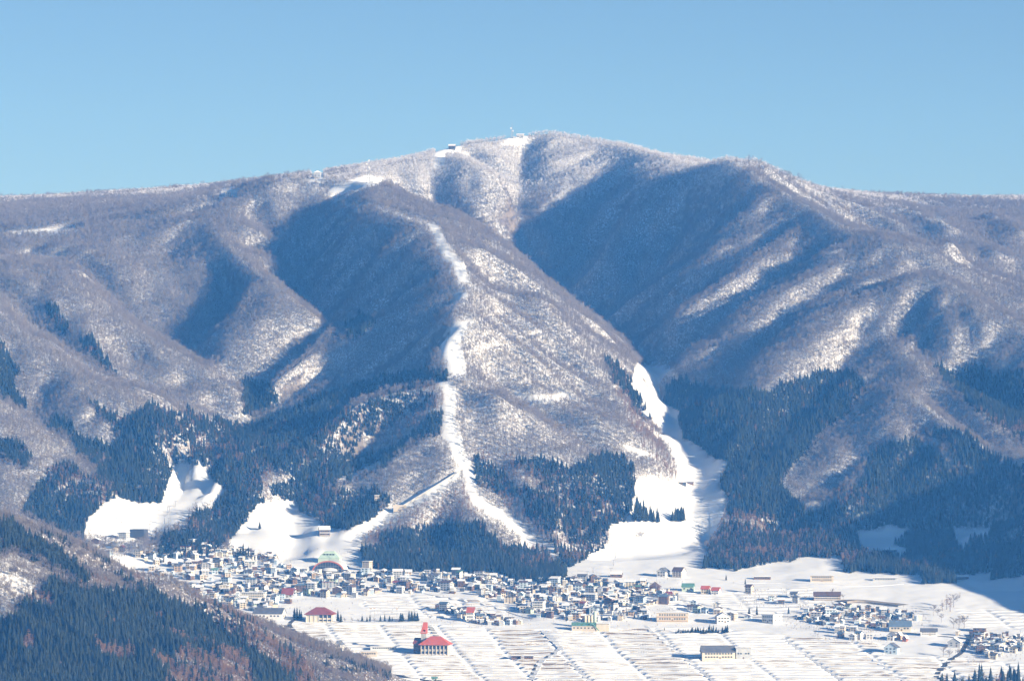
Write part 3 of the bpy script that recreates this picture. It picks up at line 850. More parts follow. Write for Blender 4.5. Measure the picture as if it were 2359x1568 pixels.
def sight(u, v, d0=3600.0, d1=8540.0):
    """the first ground met along a line of sight"""
    d = np.arange(d0, d1, 3.0)
    zz = ground_z((u - 1179.0) * K * d, d)
    k = np.nonzero(zz >= CAM_Z + (VH - v) * K * d)[0]
    dd = d[k[0]] if len(k) else 5000.0
    x = (u - 1179.0) * K * dd
    return x, dd, float(ground_z(x, dd))

def ribbon(name, path, width, mat, label, lift=0.12, kind="structure", step=4.0):
    pts = [floor_at(u, v) for u, v in path]
    P = []
    for a, b in zip(pts, pts[1:]):
        n = max(1, int(math.hypot(b[0] - a[0], b[1] - a[1]) / step))
        for i in range(n): P.append((a[0] + (b[0] - a[0]) * i / n, a[1] + (b[1] - a[1]) * i / n))
    P.append(pts[-1][:2])
    P = np.array(P)
    for _ in range(3):
        P[1:-1] = (P[:-2] + 2 * P[1:-1] + P[2:]) / 4
    V, F = [], []
    for i, (x, y) in enumerate(P):
        t = P[min(i + 1, len(P) - 1)] - P[max(i - 1, 0)]; t = t / (np.linalg.norm(t) + 1e-9)
        nx_, ny_ = -t[1], t[0]
        zs = [base_z(x + nx_ * width * s, y + ny_ * width * s) if FX0 < x < FX1 and FY0 < y < FY1 else float(ground_z(x, y)) for s in (-.5, -.25, 0, .25, .5)]
        zz = max(zs) + lift
        for s in (-.5, .5):
            V.append((x + nx_ * width * s, y + ny_ * width * s, zz))
        for s in (-.5, .5):
            V.append((x + nx_ * width * s * 1.06, y + ny_ * width * s * 1.06, zz - 2.2))
        if i:
            a = 4 * (i - 1); b = 4 * i
            F += [(a, a + 1, b + 1, b), (a + 2, a, b, b + 2), (a + 1, a + 3, b + 3, b + 1)]
    o = link(name, make_mesh(name, V, F, [mat]))
    tag(o, label, kind=kind)
    return o
M_ASPH = noisy("wet asphalt", (0.045, 0.047, 0.05), (0.09, 0.09, 0.095), 0.4)
M_ROADSNOW = noisy("packed road snow", (0.46, 0.48, 0.52), (0.62, 0.64, 0.68), 0.15)
M_DIRT = noisy("bare earth bank", (0.20, 0.175, 0.15), (0.30, 0.27, 0.24), 0.12, bump=.2)
M_CONC = noisy("grey concrete", (0.30, 0.30, 0.29), (0.42, 0.41, 0.39), 0.3)
ribbon("road", [(688,1424),(674,1428),(664,1438),(678,1452),(715,1468),(748,1482),(747,1494)], 4.5, M_ASPH, "dark cleared road curving round the foot of the hill")
ribbon("road", [(808,1505),(832,1532),(872,1549),(960,1562),(1060,1572)], 4.5, M_ASPH, "cleared road along the lower edge of the fields")
ribbon("road", [(1221,1566),(1245,1521),(1293,1492),(1269,1471),(1248,1450)], 6, M_ROADSNOW, "snow packed farm road bending beside the ditch")
ribbon("stream", [(1217,1568),(1238,1523),(1286,1494)], 2.2, M_ASPH, "dark narrow water channel beside the farm road")
ribbon("road", [(988,1438),(1000,1455),(1012,1472)], 4.5, M_CONC, "short bare road behind the red roofed hall")
for (a, b, l) in [((1311,1520),(1362,1572),"left"), ((1486,1440),(1645,1569),"long"), ((1803,1468),(1938,1566),"right"), ((2013,1519),(2087,1570),"far right")]:
    ribbon("farm_lane", [a, ((a[0]+b[0])/2, (a[1]+b[1])/2), b], 3.6, M_ROADSNOW, "snow covered farm lane running down between terraced fields, the %s one" % l, lift=0.06)
for k_, pth in enumerate([[(330,1275),(420,1290),(520,1318),(620,1345),(700,1362),(800,1372)], [(520,1290),(600,1310),(690,1335),(760,1356)], [(830,1318),(900,1345),(1000,1372),(1120,1392),(1230,1424)], [(950,1330),(1080,1352),(1200,1372),(1330,1400),(1460,1418)], [(1200,1345),(1320,1352),(1450,1368),(1560,1380),(1700,1405)], [(1700,1420),(1830,1420),(1960,1446),(2100,1458),(2230,1472)], [(1690,1340),(1800,1341),(1860,1345),(1960,1349),(2080,1345)]]):
    ribbon("street", pth, 3.4, M_ASPH if k_ % 2 else M_ROADSNOW, ["uppermost left street", "inner left street", "street through the middle of the village", "long street below the spur", "street below the right piste", "right hand valley road", "upper field road past the tan building"][k_] + " between the village houses", lift=0.1)
ribbon("stream", [(2255,1438),(2232,1470),(2215,1500),(2185,1520),(2160,1545),(2155,1560)], 5.0, M_ASPH, "dark stream channel winding past the right hand houses", lift=0.05)
ribbon("earth_bank", [(1936,1388),(1965,1384),(2000,1384),(2040,1389),(2080,1394)], 20, M_DIRT, "bare grey brown earth lot below the long lodge", lift=0.3)
# ------------------------------------------------------------------ buildings
WALLS = {
 "white": noisy("white render", (0.66, 0.65, 0.63), (0.58, 0.57, 0.55), 0.25),
 "cream": noisy("cream render", (0.58, 0.52, 0.42), (0.50, 0.45, 0.36), 0.25),
 "beige": noisy("beige render", (0.55, 0.48, 0.39), (0.47, 0.41, 0.33), 0.25),
 "tan": noisy("tan siding", (0.45, 0.34, 0.24), (0.37, 0.28, 0.20), 0.3),
 "grey": noisy("grey siding", (0.42, 0.43, 0.44), (0.34, 0.35, 0.37), 0.3),
 "pale blue": noisy("pale blue siding", (0.45, 0.53, 0.60), (0.38, 0.46, 0.53), 0.3),
 "brown": noisy("brown timber", (0.16, 0.10, 0.065), (0.11, 0.07, 0.05), 0.4),
 "pale green": noisy("pale green siding", (0.45, 0.53, 0.45), (0.38, 0.46, 0.38), 0.3),
 "dark grey": noisy("dark grey panels", (0.075, 0.085, 0.10), (0.055, 0.06, 0.075), 0.4),
 "rust": noisy("rust red siding", (0.36, 0.14, 0.10), (0.28, 0.11, 0.08), 0.3),
}
ROOFS = {
 "slate": noisy("slate grey metal roof", (0.10, 0.105, 0.12), (0.14, 0.145, 0.16), 0.3, rough=.6),
 "blue": noisy("blue metal roof", (0.10, 0.15, 0.22), (0.13, 0.18, 0.25), 0.3, rough=.6),
 "brown": noisy("brown metal roof", (0.15, 0.095, 0.07), (0.11, 0.075, 0.06), 0.3, rough=.6),
 "red": noisy("red metal roof", (0.50, 0.115, 0.065), (0.42, 0.10, 0.06), 0.2, rough=.6),
 "maroon": noisy("maroon metal roof", (0.27, 0.075, 0.06), (0.21, 0.065, 0.055), 0.2, rough=.6),
 "green": noisy("green metal roof", (0.10, 0.22, 0.17), (0.13, 0.26, 0.20), 0.2, rough=.6),
}
M_RSNOW = noisy("roof snow", (0.84, 0.85, 0.87), (0.90, 0.90, 0.90), 0.5, bump=.08)
M_GLASS = principled("window glass", (0.035, 0.045, 0.06), 0.15, 0.5)
M_DOOR = noisy("door paint", (0.10, 0.07, 0.05), (0.16, 0.11, 0.08), 1.0)
M_STEEL = noisy("galvanised steel", (0.30, 0.31, 0.33), (0.22, 0.23, 0.25), 0.8, rough=.6)
M_RIM = noisy("orange arch trim", (0.50, 0.17, 0.10), (0.44, 0.15, 0.09), 0.3)
M_SHELL = noisy("pale metal vault", (0.50, 0.53, 0.55), (0.58, 0.60, 0.61), 0.2, rough=.5)
M_MINT = noisy("pale mint roof", (0.42, 0.54, 0.46), (0.36, 0.48, 0.41), 0.2, rough=.6)

def box_data(x0, x1, y0, y1, z0, z1):
    v = [(x0, y0, z0), (x1, y0, z0), (x1, y1, z0), (x0, y1, z0), (x0, y0, z1), (x1, y0, z1), (x1, y1, z1), (x0, y1, z1)]
    f = [(0, 3, 2, 1), (4, 5, 6, 7), (0, 1, 5, 4), (1, 2, 6, 5), (2, 3, 7, 6), (3, 0, 4, 7)]
    return v, f
def merge(*ds):
    V, F = [], []
    for v, f in ds:
        n = len(V); V += list(v); F += [tuple(i + n for i in g) for g in f]
    return V, F
UNIT = {}
def unit_box(mat):
    k = mat.name
    if k not in UNIT:
        UNIT[k] = make_mesh("panel", *box_data(-.5, .5, -.5, .5, -.5, .5), [mat])
    return UNIT[k]
def part(name, data, mat, parent, smooth=False):
    return link(name, make_mesh(name, data[0], data[1], [mat], smooth=smooth), parent)
def panel(name, parent, mat, c, s, rz=0.0):
    o = link(name, unit_box(mat), parent, c, rz); o.scale = s
    return o
def thing(name, loc, rz, label, cat, group=None):
    o = link(name, None, None, loc, rz)
    o.empty_display_size = 2.0
    tag(o, label, cat, group)
    return o

def roof_shape(kind, w, d, h, rise, over, z_off=0.0, t=0.28, shrink=0.0):
    """a roof as a closed solid of thickness t sitting z_off above the wall line"""
    W = w / 2 + over - shrink; D = d / 2 + over - shrink
    zb = h + z_off
    if kind == 'flat':
        return box_data(-W, W, -D, D, zb, zb + t)
    slope_over = over if kind != 'shed' else over
    if kind == 'gable_x':      # ridge runs left to right
        k = rise / (d / 2); e = zb - over * k + shrink * k; p = zb + rise
        V = [(-W, -D, e), (W, -D, e), (W, 0, p), (-W, 0, p), (-W, D, e), (W, D, e)]
    elif kind == 'gable_y':    # ridge runs front to back
        k = rise / (w / 2); e = zb - over * k + shrink * k; p = zb + rise
        V = [(-W, -D, e), (-W, D, e), (0, D, p), (0, -D, p), (W, -D, e), (W, D, e)]
    elif kind == 'shed':       # high at the back
        k = rise / d
        V0 = [(-W, -D, zb - over * k), (W, -D, zb - over * k), (W, D, zb + rise + over * k), (-W, D, zb + rise + over * k)]
        V = V0 + [(x, y, z + t) for x, y, z in V0]
        return V, [(0, 3, 2, 1), (4, 5, 6, 7), (0, 1, 5, 4), (1, 2, 6, 5), (2, 3, 7, 6), (3, 0, 4, 7)]
    elif kind == 'hip':
        r = max(0.0, W - D * 0.95); e = zb - over * 0.4; p = zb + rise
        V = [(-W, -D, e), (W, -D, e), (W, D, e), (-W, D, e), (-r, 0, p), (r, 0, p)]
        V2 = V[:4] + [(x, y, z + t) for x, y, z in V]
        return V2, [(0, 3, 2, 1), (4, 5, 9, 8), (5, 6, 9), (6, 7, 8, 9), (7, 4, 8), (0, 1, 5, 4), (1, 2, 6, 5), (2, 3, 7, 6), (3, 0, 4, 7)]
    n = len(V)
    V = V + [(x, y, z + t) for x, y, z in V]
    if kind == 'gable_x':
        F = [(6, 7, 8, 9), (9, 8, 11, 10), (0, 3, 2, 1), (3, 4, 5, 2), (0, 1, 7, 6), (4, 10, 11, 5), (0, 6, 9, 3), (3, 9, 10, 4), (1, 2, 8, 7), (2, 5, 11, 8)]
    else:
        F = [(6, 9, 8, 7), (9, 10, 11, 8), (0, 1, 2, 3), (3, 2, 5, 4), (0, 3, 9, 6), (3, 4, 10, 9), (1, 7, 8, 2), (2, 8, 11, 5), (0, 6, 7, 1), (4, 5, 11, 10)]
    return V, F

def wall_shape(kind, w, d, h, rise):
    W, D = w / 2, d / 2; b = -2.5
    V = [(-W, -D, b), (W, -D, b), (W, D, b), (-W, D, b), (-W, -D, h), (W, -D, h), (W, D, h), (-W, D, h)]
    F = [(0, 1, 5, 4), (2, 3, 7, 6), (0, 3, 2, 1)]
    e = 0.02
    if kind == 'gable_x':
        V += [(-W, 0, h + rise - e), (W, 0, h + rise - e)]
        F += [(1, 2, 6, 9, 5), (3, 0, 4, 8, 7)]
    elif kind == 'gable_y':
        V += [(0, -D, h + rise - e), (0, D, h + rise - e)]
        F = [(0, 1, 5, 8, 4), (2, 3, 7, 9, 6), (0, 3, 2, 1), (1, 2, 6, 5), (3, 0, 4, 7)]
    elif kind == 'shed':
        V += [(W, D, h + rise - e), (-W, D, h + rise - e)]
        F = [(0, 1, 5, 4), (2, 3, 9, 8), (0, 3, 2, 1), (1, 2, 8, 5), (3, 0, 4, 9)]
    else:
        F += [(1, 2, 6, 5), (3, 0, 4, 7), (4, 5, 6, 7)]
    return V, F

def house(name, label, cat, loc, rz, w, d, h, kind, wall, roof, rise=2.0, snow=True, floors=2, cols=3, side=2, group=None, over=0.6, wmat=None, rmat=None, door=True, band=None, chimney=False):
    o = thing(name, loc, rz, label, cat, group)
    part("wall", wall_shape(kind, w, d, h, rise), wmat or WALLS[wall], o)
    rf = part("roof", roof_shape(kind, w, d, h, rise, over), rmat or ROOFS[roof], o)
    if snow:
        # the snow lies on the roof a little inside its edges, uneven in depth
        sn = roof_shape(kind, w, d, h, rise, over, z_off=0.285, t=snow, shrink=0.12)
        part("roof_snow", sn, M_RSNOW, o)
    fh = (h - 0.4) / floors
    for f in range(floors):
        zc = 0.5 + fh * (f + 0.5)
        for c in range(cols):
            x = (c + 0.5) / cols * w * 0.86 - w * 0.43
            if door and f == 0 and c == cols // 2 and cols > 1:
                panel("door", o, M_DOOR, (x, -d / 2 - 0.03, 1.1), (1.3, 0.14, 2.3)); continue
            panel("window", o, M_GLASS, (x, -d / 2 - 0.02, zc), (min(1.9, w / cols * 0.55), 0.1, min(1.5, fh * 0.5)))
        for c in range(side):
            y = (c + 0.5) / side * d * 0.84 - d * 0.42
            panel("window", o, M_GLASS, (w / 2 + 0.02, y, zc), (0.1, min(1.7, d / side * 0.4), min(1.4, fh * 0.48)))
        if band:
            panel("balcony_band", o, WALLS[band], (0, -d / 2 - 0.12, 0.3 + fh * f), (w * 0.98, 0.24, fh * 0.34))
    if chimney:
        panel("chimney", rf, M_CONC, (w * 0.22, 0.3, h + rise * .8 + .9), (0.8, 0.8, 2.2))
    return o

LAND = []      # (short description, x, y) of the buildings that others are described by
OCC = []       # ground taken: x, y, radius
def ground_spot(u, v):
    x, y, z = floor_at(u, v)
    return x, y, z
def landmark(short, name, label, cat, u0, u1, vb, hpx, kind, wall, roof, depth=10.0, rz=-12, rise=2.5, back=True, **kw):
    x, y, z = ground_spot((u0 + u1) / 2, vb)
    m = K * y
    a = math.radians(rz)
    span = (u1 - u0) * m
    w = max(4.0, (span - abs(math.sin(a)) * depth) / max(0.3, math.cos(a)))
    tot = hpx * m
    h = max(2.2, tot - (rise if kind != 'flat' else 0.3))
    if back: y = y + depth / 2 * math.cos(a) + abs(math.sin(a)) * w / 2 * .3
    zz = base_z(x, y) if (FX0 < x < FX1 and FY0 < y < FY1 and abs(float(ground_z(x, y)) - plane_z(y)) < 10) else float(ground_z(x, y))
    zz = min(z + 1.0, zz)
    o = house(name, label, cat, (x, y, zz), a, w, depth, h, kind, wall, roof, rise=rise, **kw)
    if short: LAND.append((short, x, y))
    OCC.append((x, y, max(w, depth) * 0.56))
    return o

landmark("the dark hotel", "hotel", "dark grey flat roofed hotel block at the foot of the left ski slope", "hotel", 298, 339, 1243, 21, 'flat', "dark grey", "slate", depth=14, rz=-14, floors=4, cols=6, snow=False)
landmark(None, "hotel_annex", "lower grey annex on the left end of the dark hotel", "building", 273, 297, 1243, 15, 'flat', "grey", "slate", depth=12, rz=-14, floors=3, cols=4, snow=.3)
landmark("the cedar-side block", "apartment_block", "plain white flat roofed block standing right of the cedar clump", "building", 434, 452, 1259, 15, 'flat', "white", "slate", depth=8, rz=-25, floors=3, cols=3, snow=.25)
landmark("the slope chalet", "ski_chalet", "dark two storey ski chalet alone on the shaded snow slope", "chalet", 733, 760, 1237, 22, 'gable_x', "brown", "slate", depth=9, rz=8, floors=2, cols=4, rise=3.5, snow=.4, band="grey")
landmark("the tan block", "apartment_block", "tan four storey flat block with balcony bands right of the arched hall", "building", 834, 857, 1314, 21, 'flat', "beige", "slate", depth=9, rz=-20, floors=4, cols=4, snow=.3, band="cream")
landmark("the banded school", "school", "long white school with three horizontal window bands", "school", 553, 613, 1382, 17, 'flat', "white", "slate", depth=10, rz=-8, floors=3, cols=12, side=3, snow=.3, band="cream")
landmark("the maroon roof", "house", "tall house with a broad snow free maroon roof facing front", "house", 648, 676, 1377, 20, 'shed', "grey", "maroon", depth=9, rz=-6, floors=1, cols=3, rise=6.0, snow=False)
landmark("the wide hall", "village_hall", "low wide hall with a big dark roof above the hill edge", "hall", 582, 657, 1427, 24, 'gable_x', "white", "slate", depth=20, rz=-10, floors=1, cols=7, rise=5.5, snow=False)
landmark("the red-topped block", "apartment_block", "narrow white four storey block with a red roof beside the fields", "building", 1074, 1093, 1432, 32, 'shed', "white", "red", depth=8, rz=-8, floors=3, cols=3, rise=4.5, snow=False)
landmark("the tall white block", "apartment_block", "white four storey block with four rows of windows", "building", 1226, 1256, 1408, 22, 'flat', "white", "slate", depth=10, rz=-14, floors=4, cols=6, snow=.3)
landmark("the long beige block", "office_building", "long two storey beige building with a flat snowy roof", "building", 1512, 1586, 1432, 20, 'flat', "beige", "slate", depth=11, rz=-4, floors=2, cols=11, side=3, snow=.35, band="tan")
landmark("the white gabled hall", "house", "white house with wide snowy gable facing the fields", "house", 1648, 1682, 1436, 23, 'gable_y', "white", "slate", depth=13, rz=6, floors=2, cols=4, rise=4.0, snow=.4)
landmark("the warehouse", "warehouse", "large pale warehouse with long dark roof among the terraces", "warehouse", 1614, 1693, 1519, 30, 'gable_x', "cream", "slate", depth=18, rz=4, floors=2, cols=10, rise=6.0, snow=False)
landmark(None, "warehouse_annex", "grey ribbed annex on the right end of the warehouse", "building", 1693, 1729, 1518, 26, 'flat', "grey", "slate", depth=12, rz=4, floors=1, cols=5, snow=.25)
landmark("the bright white chalet", "house", "bright white house with dark roof at the bottom of the right piste", "house", 1513, 1543, 1329, 20, 'gable_y', "white", "slate", depth=12, rz=-24, floors=2, cols=3, rise=4.0, snow=False)
landmark(None, "house", "white and brown house with two tone front right of the bright white house", "house", 1548, 1580, 1330, 22, 'gable_x', "white", "brown", depth=12, rz=-24, floors=3, cols=3, rise=4.0, snow=False, band="tan")
landmark("the brown temple", "temple", "brown timber temple with a heavy dark hipped roof", "temple", 1496, 1521, 1361, 20, 'hip', "brown", "brown", depth=12, rz=-10, floors=1, cols=4, rise=5.0, snow=False, over=1.6)
landmark("the green-roofed shed", "shed", "big shed with dark green roof right of the temple", "shed", 1570, 1600, 1362, 17, 'gable_x', "pale green", "green", depth=11, rz=-8, floors=1, cols=3, rise=3.5, snow=False)
landmark("the red-roofed pair", "house", "red roofed house, left one of the pair below the piste", "house", 1614, 1637, 1367, 17, 'gable_x', "cream", "red", depth=9, rz=-14, floors=2, cols=3, rise=3.0, snow=False)
landmark(None, "house", "red roofed house, right one of the pair below the piste", "house", 1638, 1661, 1369, 16, 'gable_x', "white", "red", depth=9, rz=-18, floors=2, cols=3, rise=3.0, snow=False)
landmark("the bright-sided building", "office_building", "white building whose right end wall shines in the sun", "building", 1755, 1802, 1435, 18, 'flat', "white", "slate", depth=16, rz=-38, floors=2, cols=5, snow=.35)
landmark("the long tan building", "clubhouse", "long tan building with open ground floor on the upper snowfield", "building", 1866, 1921, 1341, 14, 'flat', "beige", "slate", depth=9, rz=-6, floors=2, cols=9, snow=.3)
landmark("the dark lodge", "ski_lodge", "wide dark lodge with a white window band above the earth lot", "lodge", 1874, 1937, 1383, 18, 'gable_x', "brown", "brown", depth=12, rz=-4, floors=2, cols=10, rise=3.5, snow=False, band="white")
landmark("the dark barn", "barn", "large barn with steep dark blue roof and pale walls", "barn", 2048, 2101, 1454, 23, 'gable_x', "cream", "blue", depth=12, rz=-8, floors=1, cols=6, rise=5.5, snow=False)
landmark(None, "house", "white gabled house in front of the large barn", "house", 2043, 2066, 1475, 18, 'gable_y', "white", "slate", depth=10, rz=-22, floors=2, cols=2, rise=3.0, snow=False)
landmark(None, "house", "tan house between the white gabled house and the rust one", "house", 2064, 2080, 1472, 15, 'gable_y', "tan", "brown", depth=8, rz=-22, floors=2, cols=2, rise=2.5, snow=.3)
landmark(None, "house", "small rust red house at the right end of its row", "house", 2078, 2093, 1477, 13, 'gable_y', "rust", "slate", depth=8, rz=-20, floors=1, cols=2, rise=2.5, snow=.3)
landmark("the lone grey house", "house", "grey gabled house standing alone in open snow", "house", 2036, 2074, 1505, 24, 'gable_y', "pale blue", "slate", depth=12, rz=-18, floors=2, cols=3, rise=4.5, snow=False)
landmark("the long white house", "house", "long white house with dark roof right of the large barn", "house", 2120, 2160, 1465, 16, 'gable_x', "white", "slate", depth=9, rz=-6, floors=2, cols=6, rise=3.0, snow=False)
landmark("the dark brown house", "house", "dark brown house on the snow right of the bare trees", "house", 2241, 2273, 1456, 15, 'shed', "brown", "slate", depth=9, rz=-10, floors=1, cols=4, rise=3.0, snow=.3)
landmark("the grey gable", "house", "grey house with broad snowy gable left of the stream", "house", 2183, 2218, 1491, 20, 'gable_y', "grey", "slate", depth=12, rz=-16, floors=2, cols=2, rise=4.0, snow=.4)
landmark("the roadside gable", "house", "white gabled house beside the bend of the dark road", "house", 769, 792, 1500, 22, 'gable_y', "white", "slate", depth=11, rz=-18, floors=2, cols=3, rise=3.5, snow=False)
landmark(None, "house", "low pale house left of the white gabled house by the road", "house", 749, 770, 1500, 15, 'gable_x', "pale blue", "slate", depth=9, rz=-10, floors=2, cols=3, rise=2.5, snow=.3)
landmark("the long low shed", "shed", "long low white shed behind the road left of the red roofed hall", "shed", 853, 912, 1497, 8, 'flat', "white", "slate", depth=6, rz=-3, floors=1, cols=10, snow=.3, door=False)
landmark(None, "shed", "low pale shed with snowy roof in front of the long low shed", "shed", 831, 869, 1512, 11, 'flat', "beige", "slate", depth=8, rz=-3, floors=1, cols=6, snow=.4, door=False)
landmark(None, "house", "small white cube house at the lower end of the fields", "house", 783, 799, 1524, 15, 'flat', "white", "slate", depth=7, rz=-20, floors=1, cols=1, snow=.3)
landmark(None, "shed", "small green hut at the bottom edge of the fields", "shed", 994, 1007, 1567, 7, 'gable_x', "pale green", "green", depth=4, rz=-6, floors=1, cols=2, rise=1.0, snow=False)
landmark(None, "farm_shed", "dark open shed left of the farm road bend", "shed", 1178, 1199, 1516, 8, 'flat', "brown", "slate", depth=6, rz=0, floors=1, cols=4, snow=.3, door=False)
landmark(None, "farm_shed", "second dark shed, next to the farm road bend", "shed", 1207, 1228, 1518, 8, 'flat', "brown", "slate", depth=6, rz=0, floors=1, cols=4, snow=.3, door=False)
landmark(None, "lift_station", "low dark lift station at the bottom of the right piste", "lift station", 1405, 1434, 1330, 11, 'gable_x', "brown", "brown", depth=9, rz=-8, floors=1, cols=3, rise=2.2, snow=.3)
landmark(None, "piste_hut", "dark hut beside the upper right piste, left of its twin", "hut", 1560, 1580, 1117, 9, 'gable_x', "dark grey", "slate", depth=7, rz=0, floors=1, cols=3, rise=2.0, snow=.3)
landmark(None, "piste_hut", "dark hut beside the upper right piste, right of its twin", "hut", 1582, 1597, 1117, 7, 'gable_x', "brown", "slate", depth=6, rz=0, floors=1, cols=2, rise=1.6, snow=.3)
landmark(None, "lift_station", "grey lift hut at the top of the left ski slope", "lift station", 404, 425, 1072, 9, 'gable_x', "grey", "slate", depth=7, rz=0, floors=1, cols=2, rise=2.0, snow=.4)
landmark(None, "farmhouse", "low long shed on the shaded snow under the right woods", "shed", 2033, 2066, 1273, 9, 'gable_x', "dark grey", "slate", depth=8, rz=-4, floors=1, cols=5, rise=2.0, snow=.3)
landmark(None, "farmhouse", "long low house at the shaded woodland edge above the stream", "house", 2197, 2232, 1339, 9, 'gable_x', "brown", "slate", depth=7, rz=-6, floors=1, cols=5, rise=1.6, snow=.3)
landmark(None, "snow_shed", "long open snow shed on the upper field, left of the tan building", "shed", 1736, 1775, 1333, 6, 'flat', "brown", "slate", depth=5, rz=-2, floors=1, cols=6, snow=.4, door=False)
landmark(None, "snow_shed", "long low grey shed behind the upper field road", "shed", 2010, 2066, 1336, 6, 'flat', "grey", "slate", depth=5, rz=-2, floors=1, cols=8, snow=.4, door=False)

# ---- sports hall with the maroon hipped roof
def sports_hall():
    x, y, z = ground_spot(737, 1432); m = K * y; y += 9
    o = thing("sports_hall", (x, y, z), math.radians(-7), "cream sports hall with a big maroon hipped roof above the fields", "hall")
    w, d, h = 27.0, 19.0, 8.6
    part("wall", wall_shape('hip', w, d, h, 0), WALLS["cream"], o)
    part("roof", roof_shape('hip', w, d, h, 6.2, 2.0, t=.4), ROOFS["maroon"], o)
    for i in range(7):
        px = -w / 2 + (i + .0) * w / 6
        panel("pillar", o, WALLS["white"], (px * .985, -d / 2 - .25, h / 2 - 1), (.55, .5, h + 1.6))
    for i in range(3, 6):
        px = -w / 2 + (i + .5) * w / 6 * .985
        panel("window", o, M_GLASS, (px, -d / 2 - .04, 6.0), (3.4, .12, 3.0))
        panel("window", o, M_GLASS, (px, -d / 2 - .04, 2.0), (3.4, .12, 1.5))
    LAND.append(("the sports hall", x, y)); OCC.append((x, y, 18))
sports_hall()

# ---- hall with the bright red roof and the tower
def red_hall():
    x, y, z = ground_spot(1003, 1508); y += 9
    o = thing("red_roofed_hall", (x, y, z), math.radians(-8), "grey concrete hall with bright red hipped roof and slim red topped tower", "hall")
    w, d, h = 27.0, 18.0, 10.6
    part("wall", wall_shape('hip', w, d, h, 0), M_CONC, o)
    part("roof", roof_shape('hip', w, d, h, 7.0, 2.2, t=.4), ROOFS["red"], o)
    for i in range(8):
        px = -w / 2 + i * w / 7
        panel("pillar", o, WALLS["beige"], (px * .985, -d / 2 - .3, h / 2 - 1), (.6, .6, h + 1.8))
    for i in range(7):
        px = (-w / 2 + (i + .5) * w / 7) * .985
        panel("window", o, M_GLASS, (px, -d / 2 - .04, 7.2), (2.4, .12, 3.4))
        panel("window", o, M_GLASS, (px, -d / 2 - .04, 2.2), (2.4, .12, 2.2))
    # wing on the left and the tower behind it
    wv, wf = box_data(-w / 2 - 8.5, -w / 2 - .05, -3, 9, -2.5, 10.5)
    part("wing", (wv, wf), WALLS["brown"], o)
    rv = [(-w / 2 - 9.2, -3.8, 10.4), (-w / 2 + 14, -3.8, 10.4), (-w / 2 + 14, 9.5, 15.6), (-w / 2 - 9.2, 9.5, 15.6)]
    rv = rv + [(a, b, c + .4) for a, b, c in rv]
    part("wing_roof", (rv, [(0, 3, 2, 1), (4, 5, 6, 7), (0, 1, 5, 4), (1, 2, 6, 5), (2, 3, 7, 6), (3, 0, 4, 7)]), ROOFS["maroon"], o)
    tx_ = -w / 2 + 1.2; ty_ = 3.0
    part("tower", box_data(tx_ - 2.6, tx_ + 2.6, ty_ - 2.6, ty_ + 2.6, -2, 22.0), M_CONC, o)
    tv = [(tx_ - 3.2, ty_ - 3.2, 20.5), (tx_ + 3.2, ty_ - 3.2, 20.5), (tx_ + 3.2, ty_ + 3.2, 20.5), (tx_ - 3.2, ty_ + 3.2, 20.5),
          (tx_ - 1.0, ty_ + 2.6, 31.5), (tx_ + 3.2, ty_ + 2.6, 31.5), (tx_ + 3.2, ty_ + 3.2, 31.5), (tx_ - 1.0, ty_ + 3.2, 31.5)]
    tr = part("tower_roof", (tv, [(0, 3, 2, 1), (4, 5, 6, 7), (0, 1, 5, 4), (1, 2, 6, 5), (2, 3, 7, 6), (3, 0, 4, 7)]), ROOFS["red"], o)
    panel("window", tr, M_GLASS, (tx_ + 1.0, ty_ - 1.6, 23.2), (1.2, 1.2, 2.0))
    LAND.append(("the red-roofed hall", x, y)); OCC.append((x, y, 22))
red_hall()

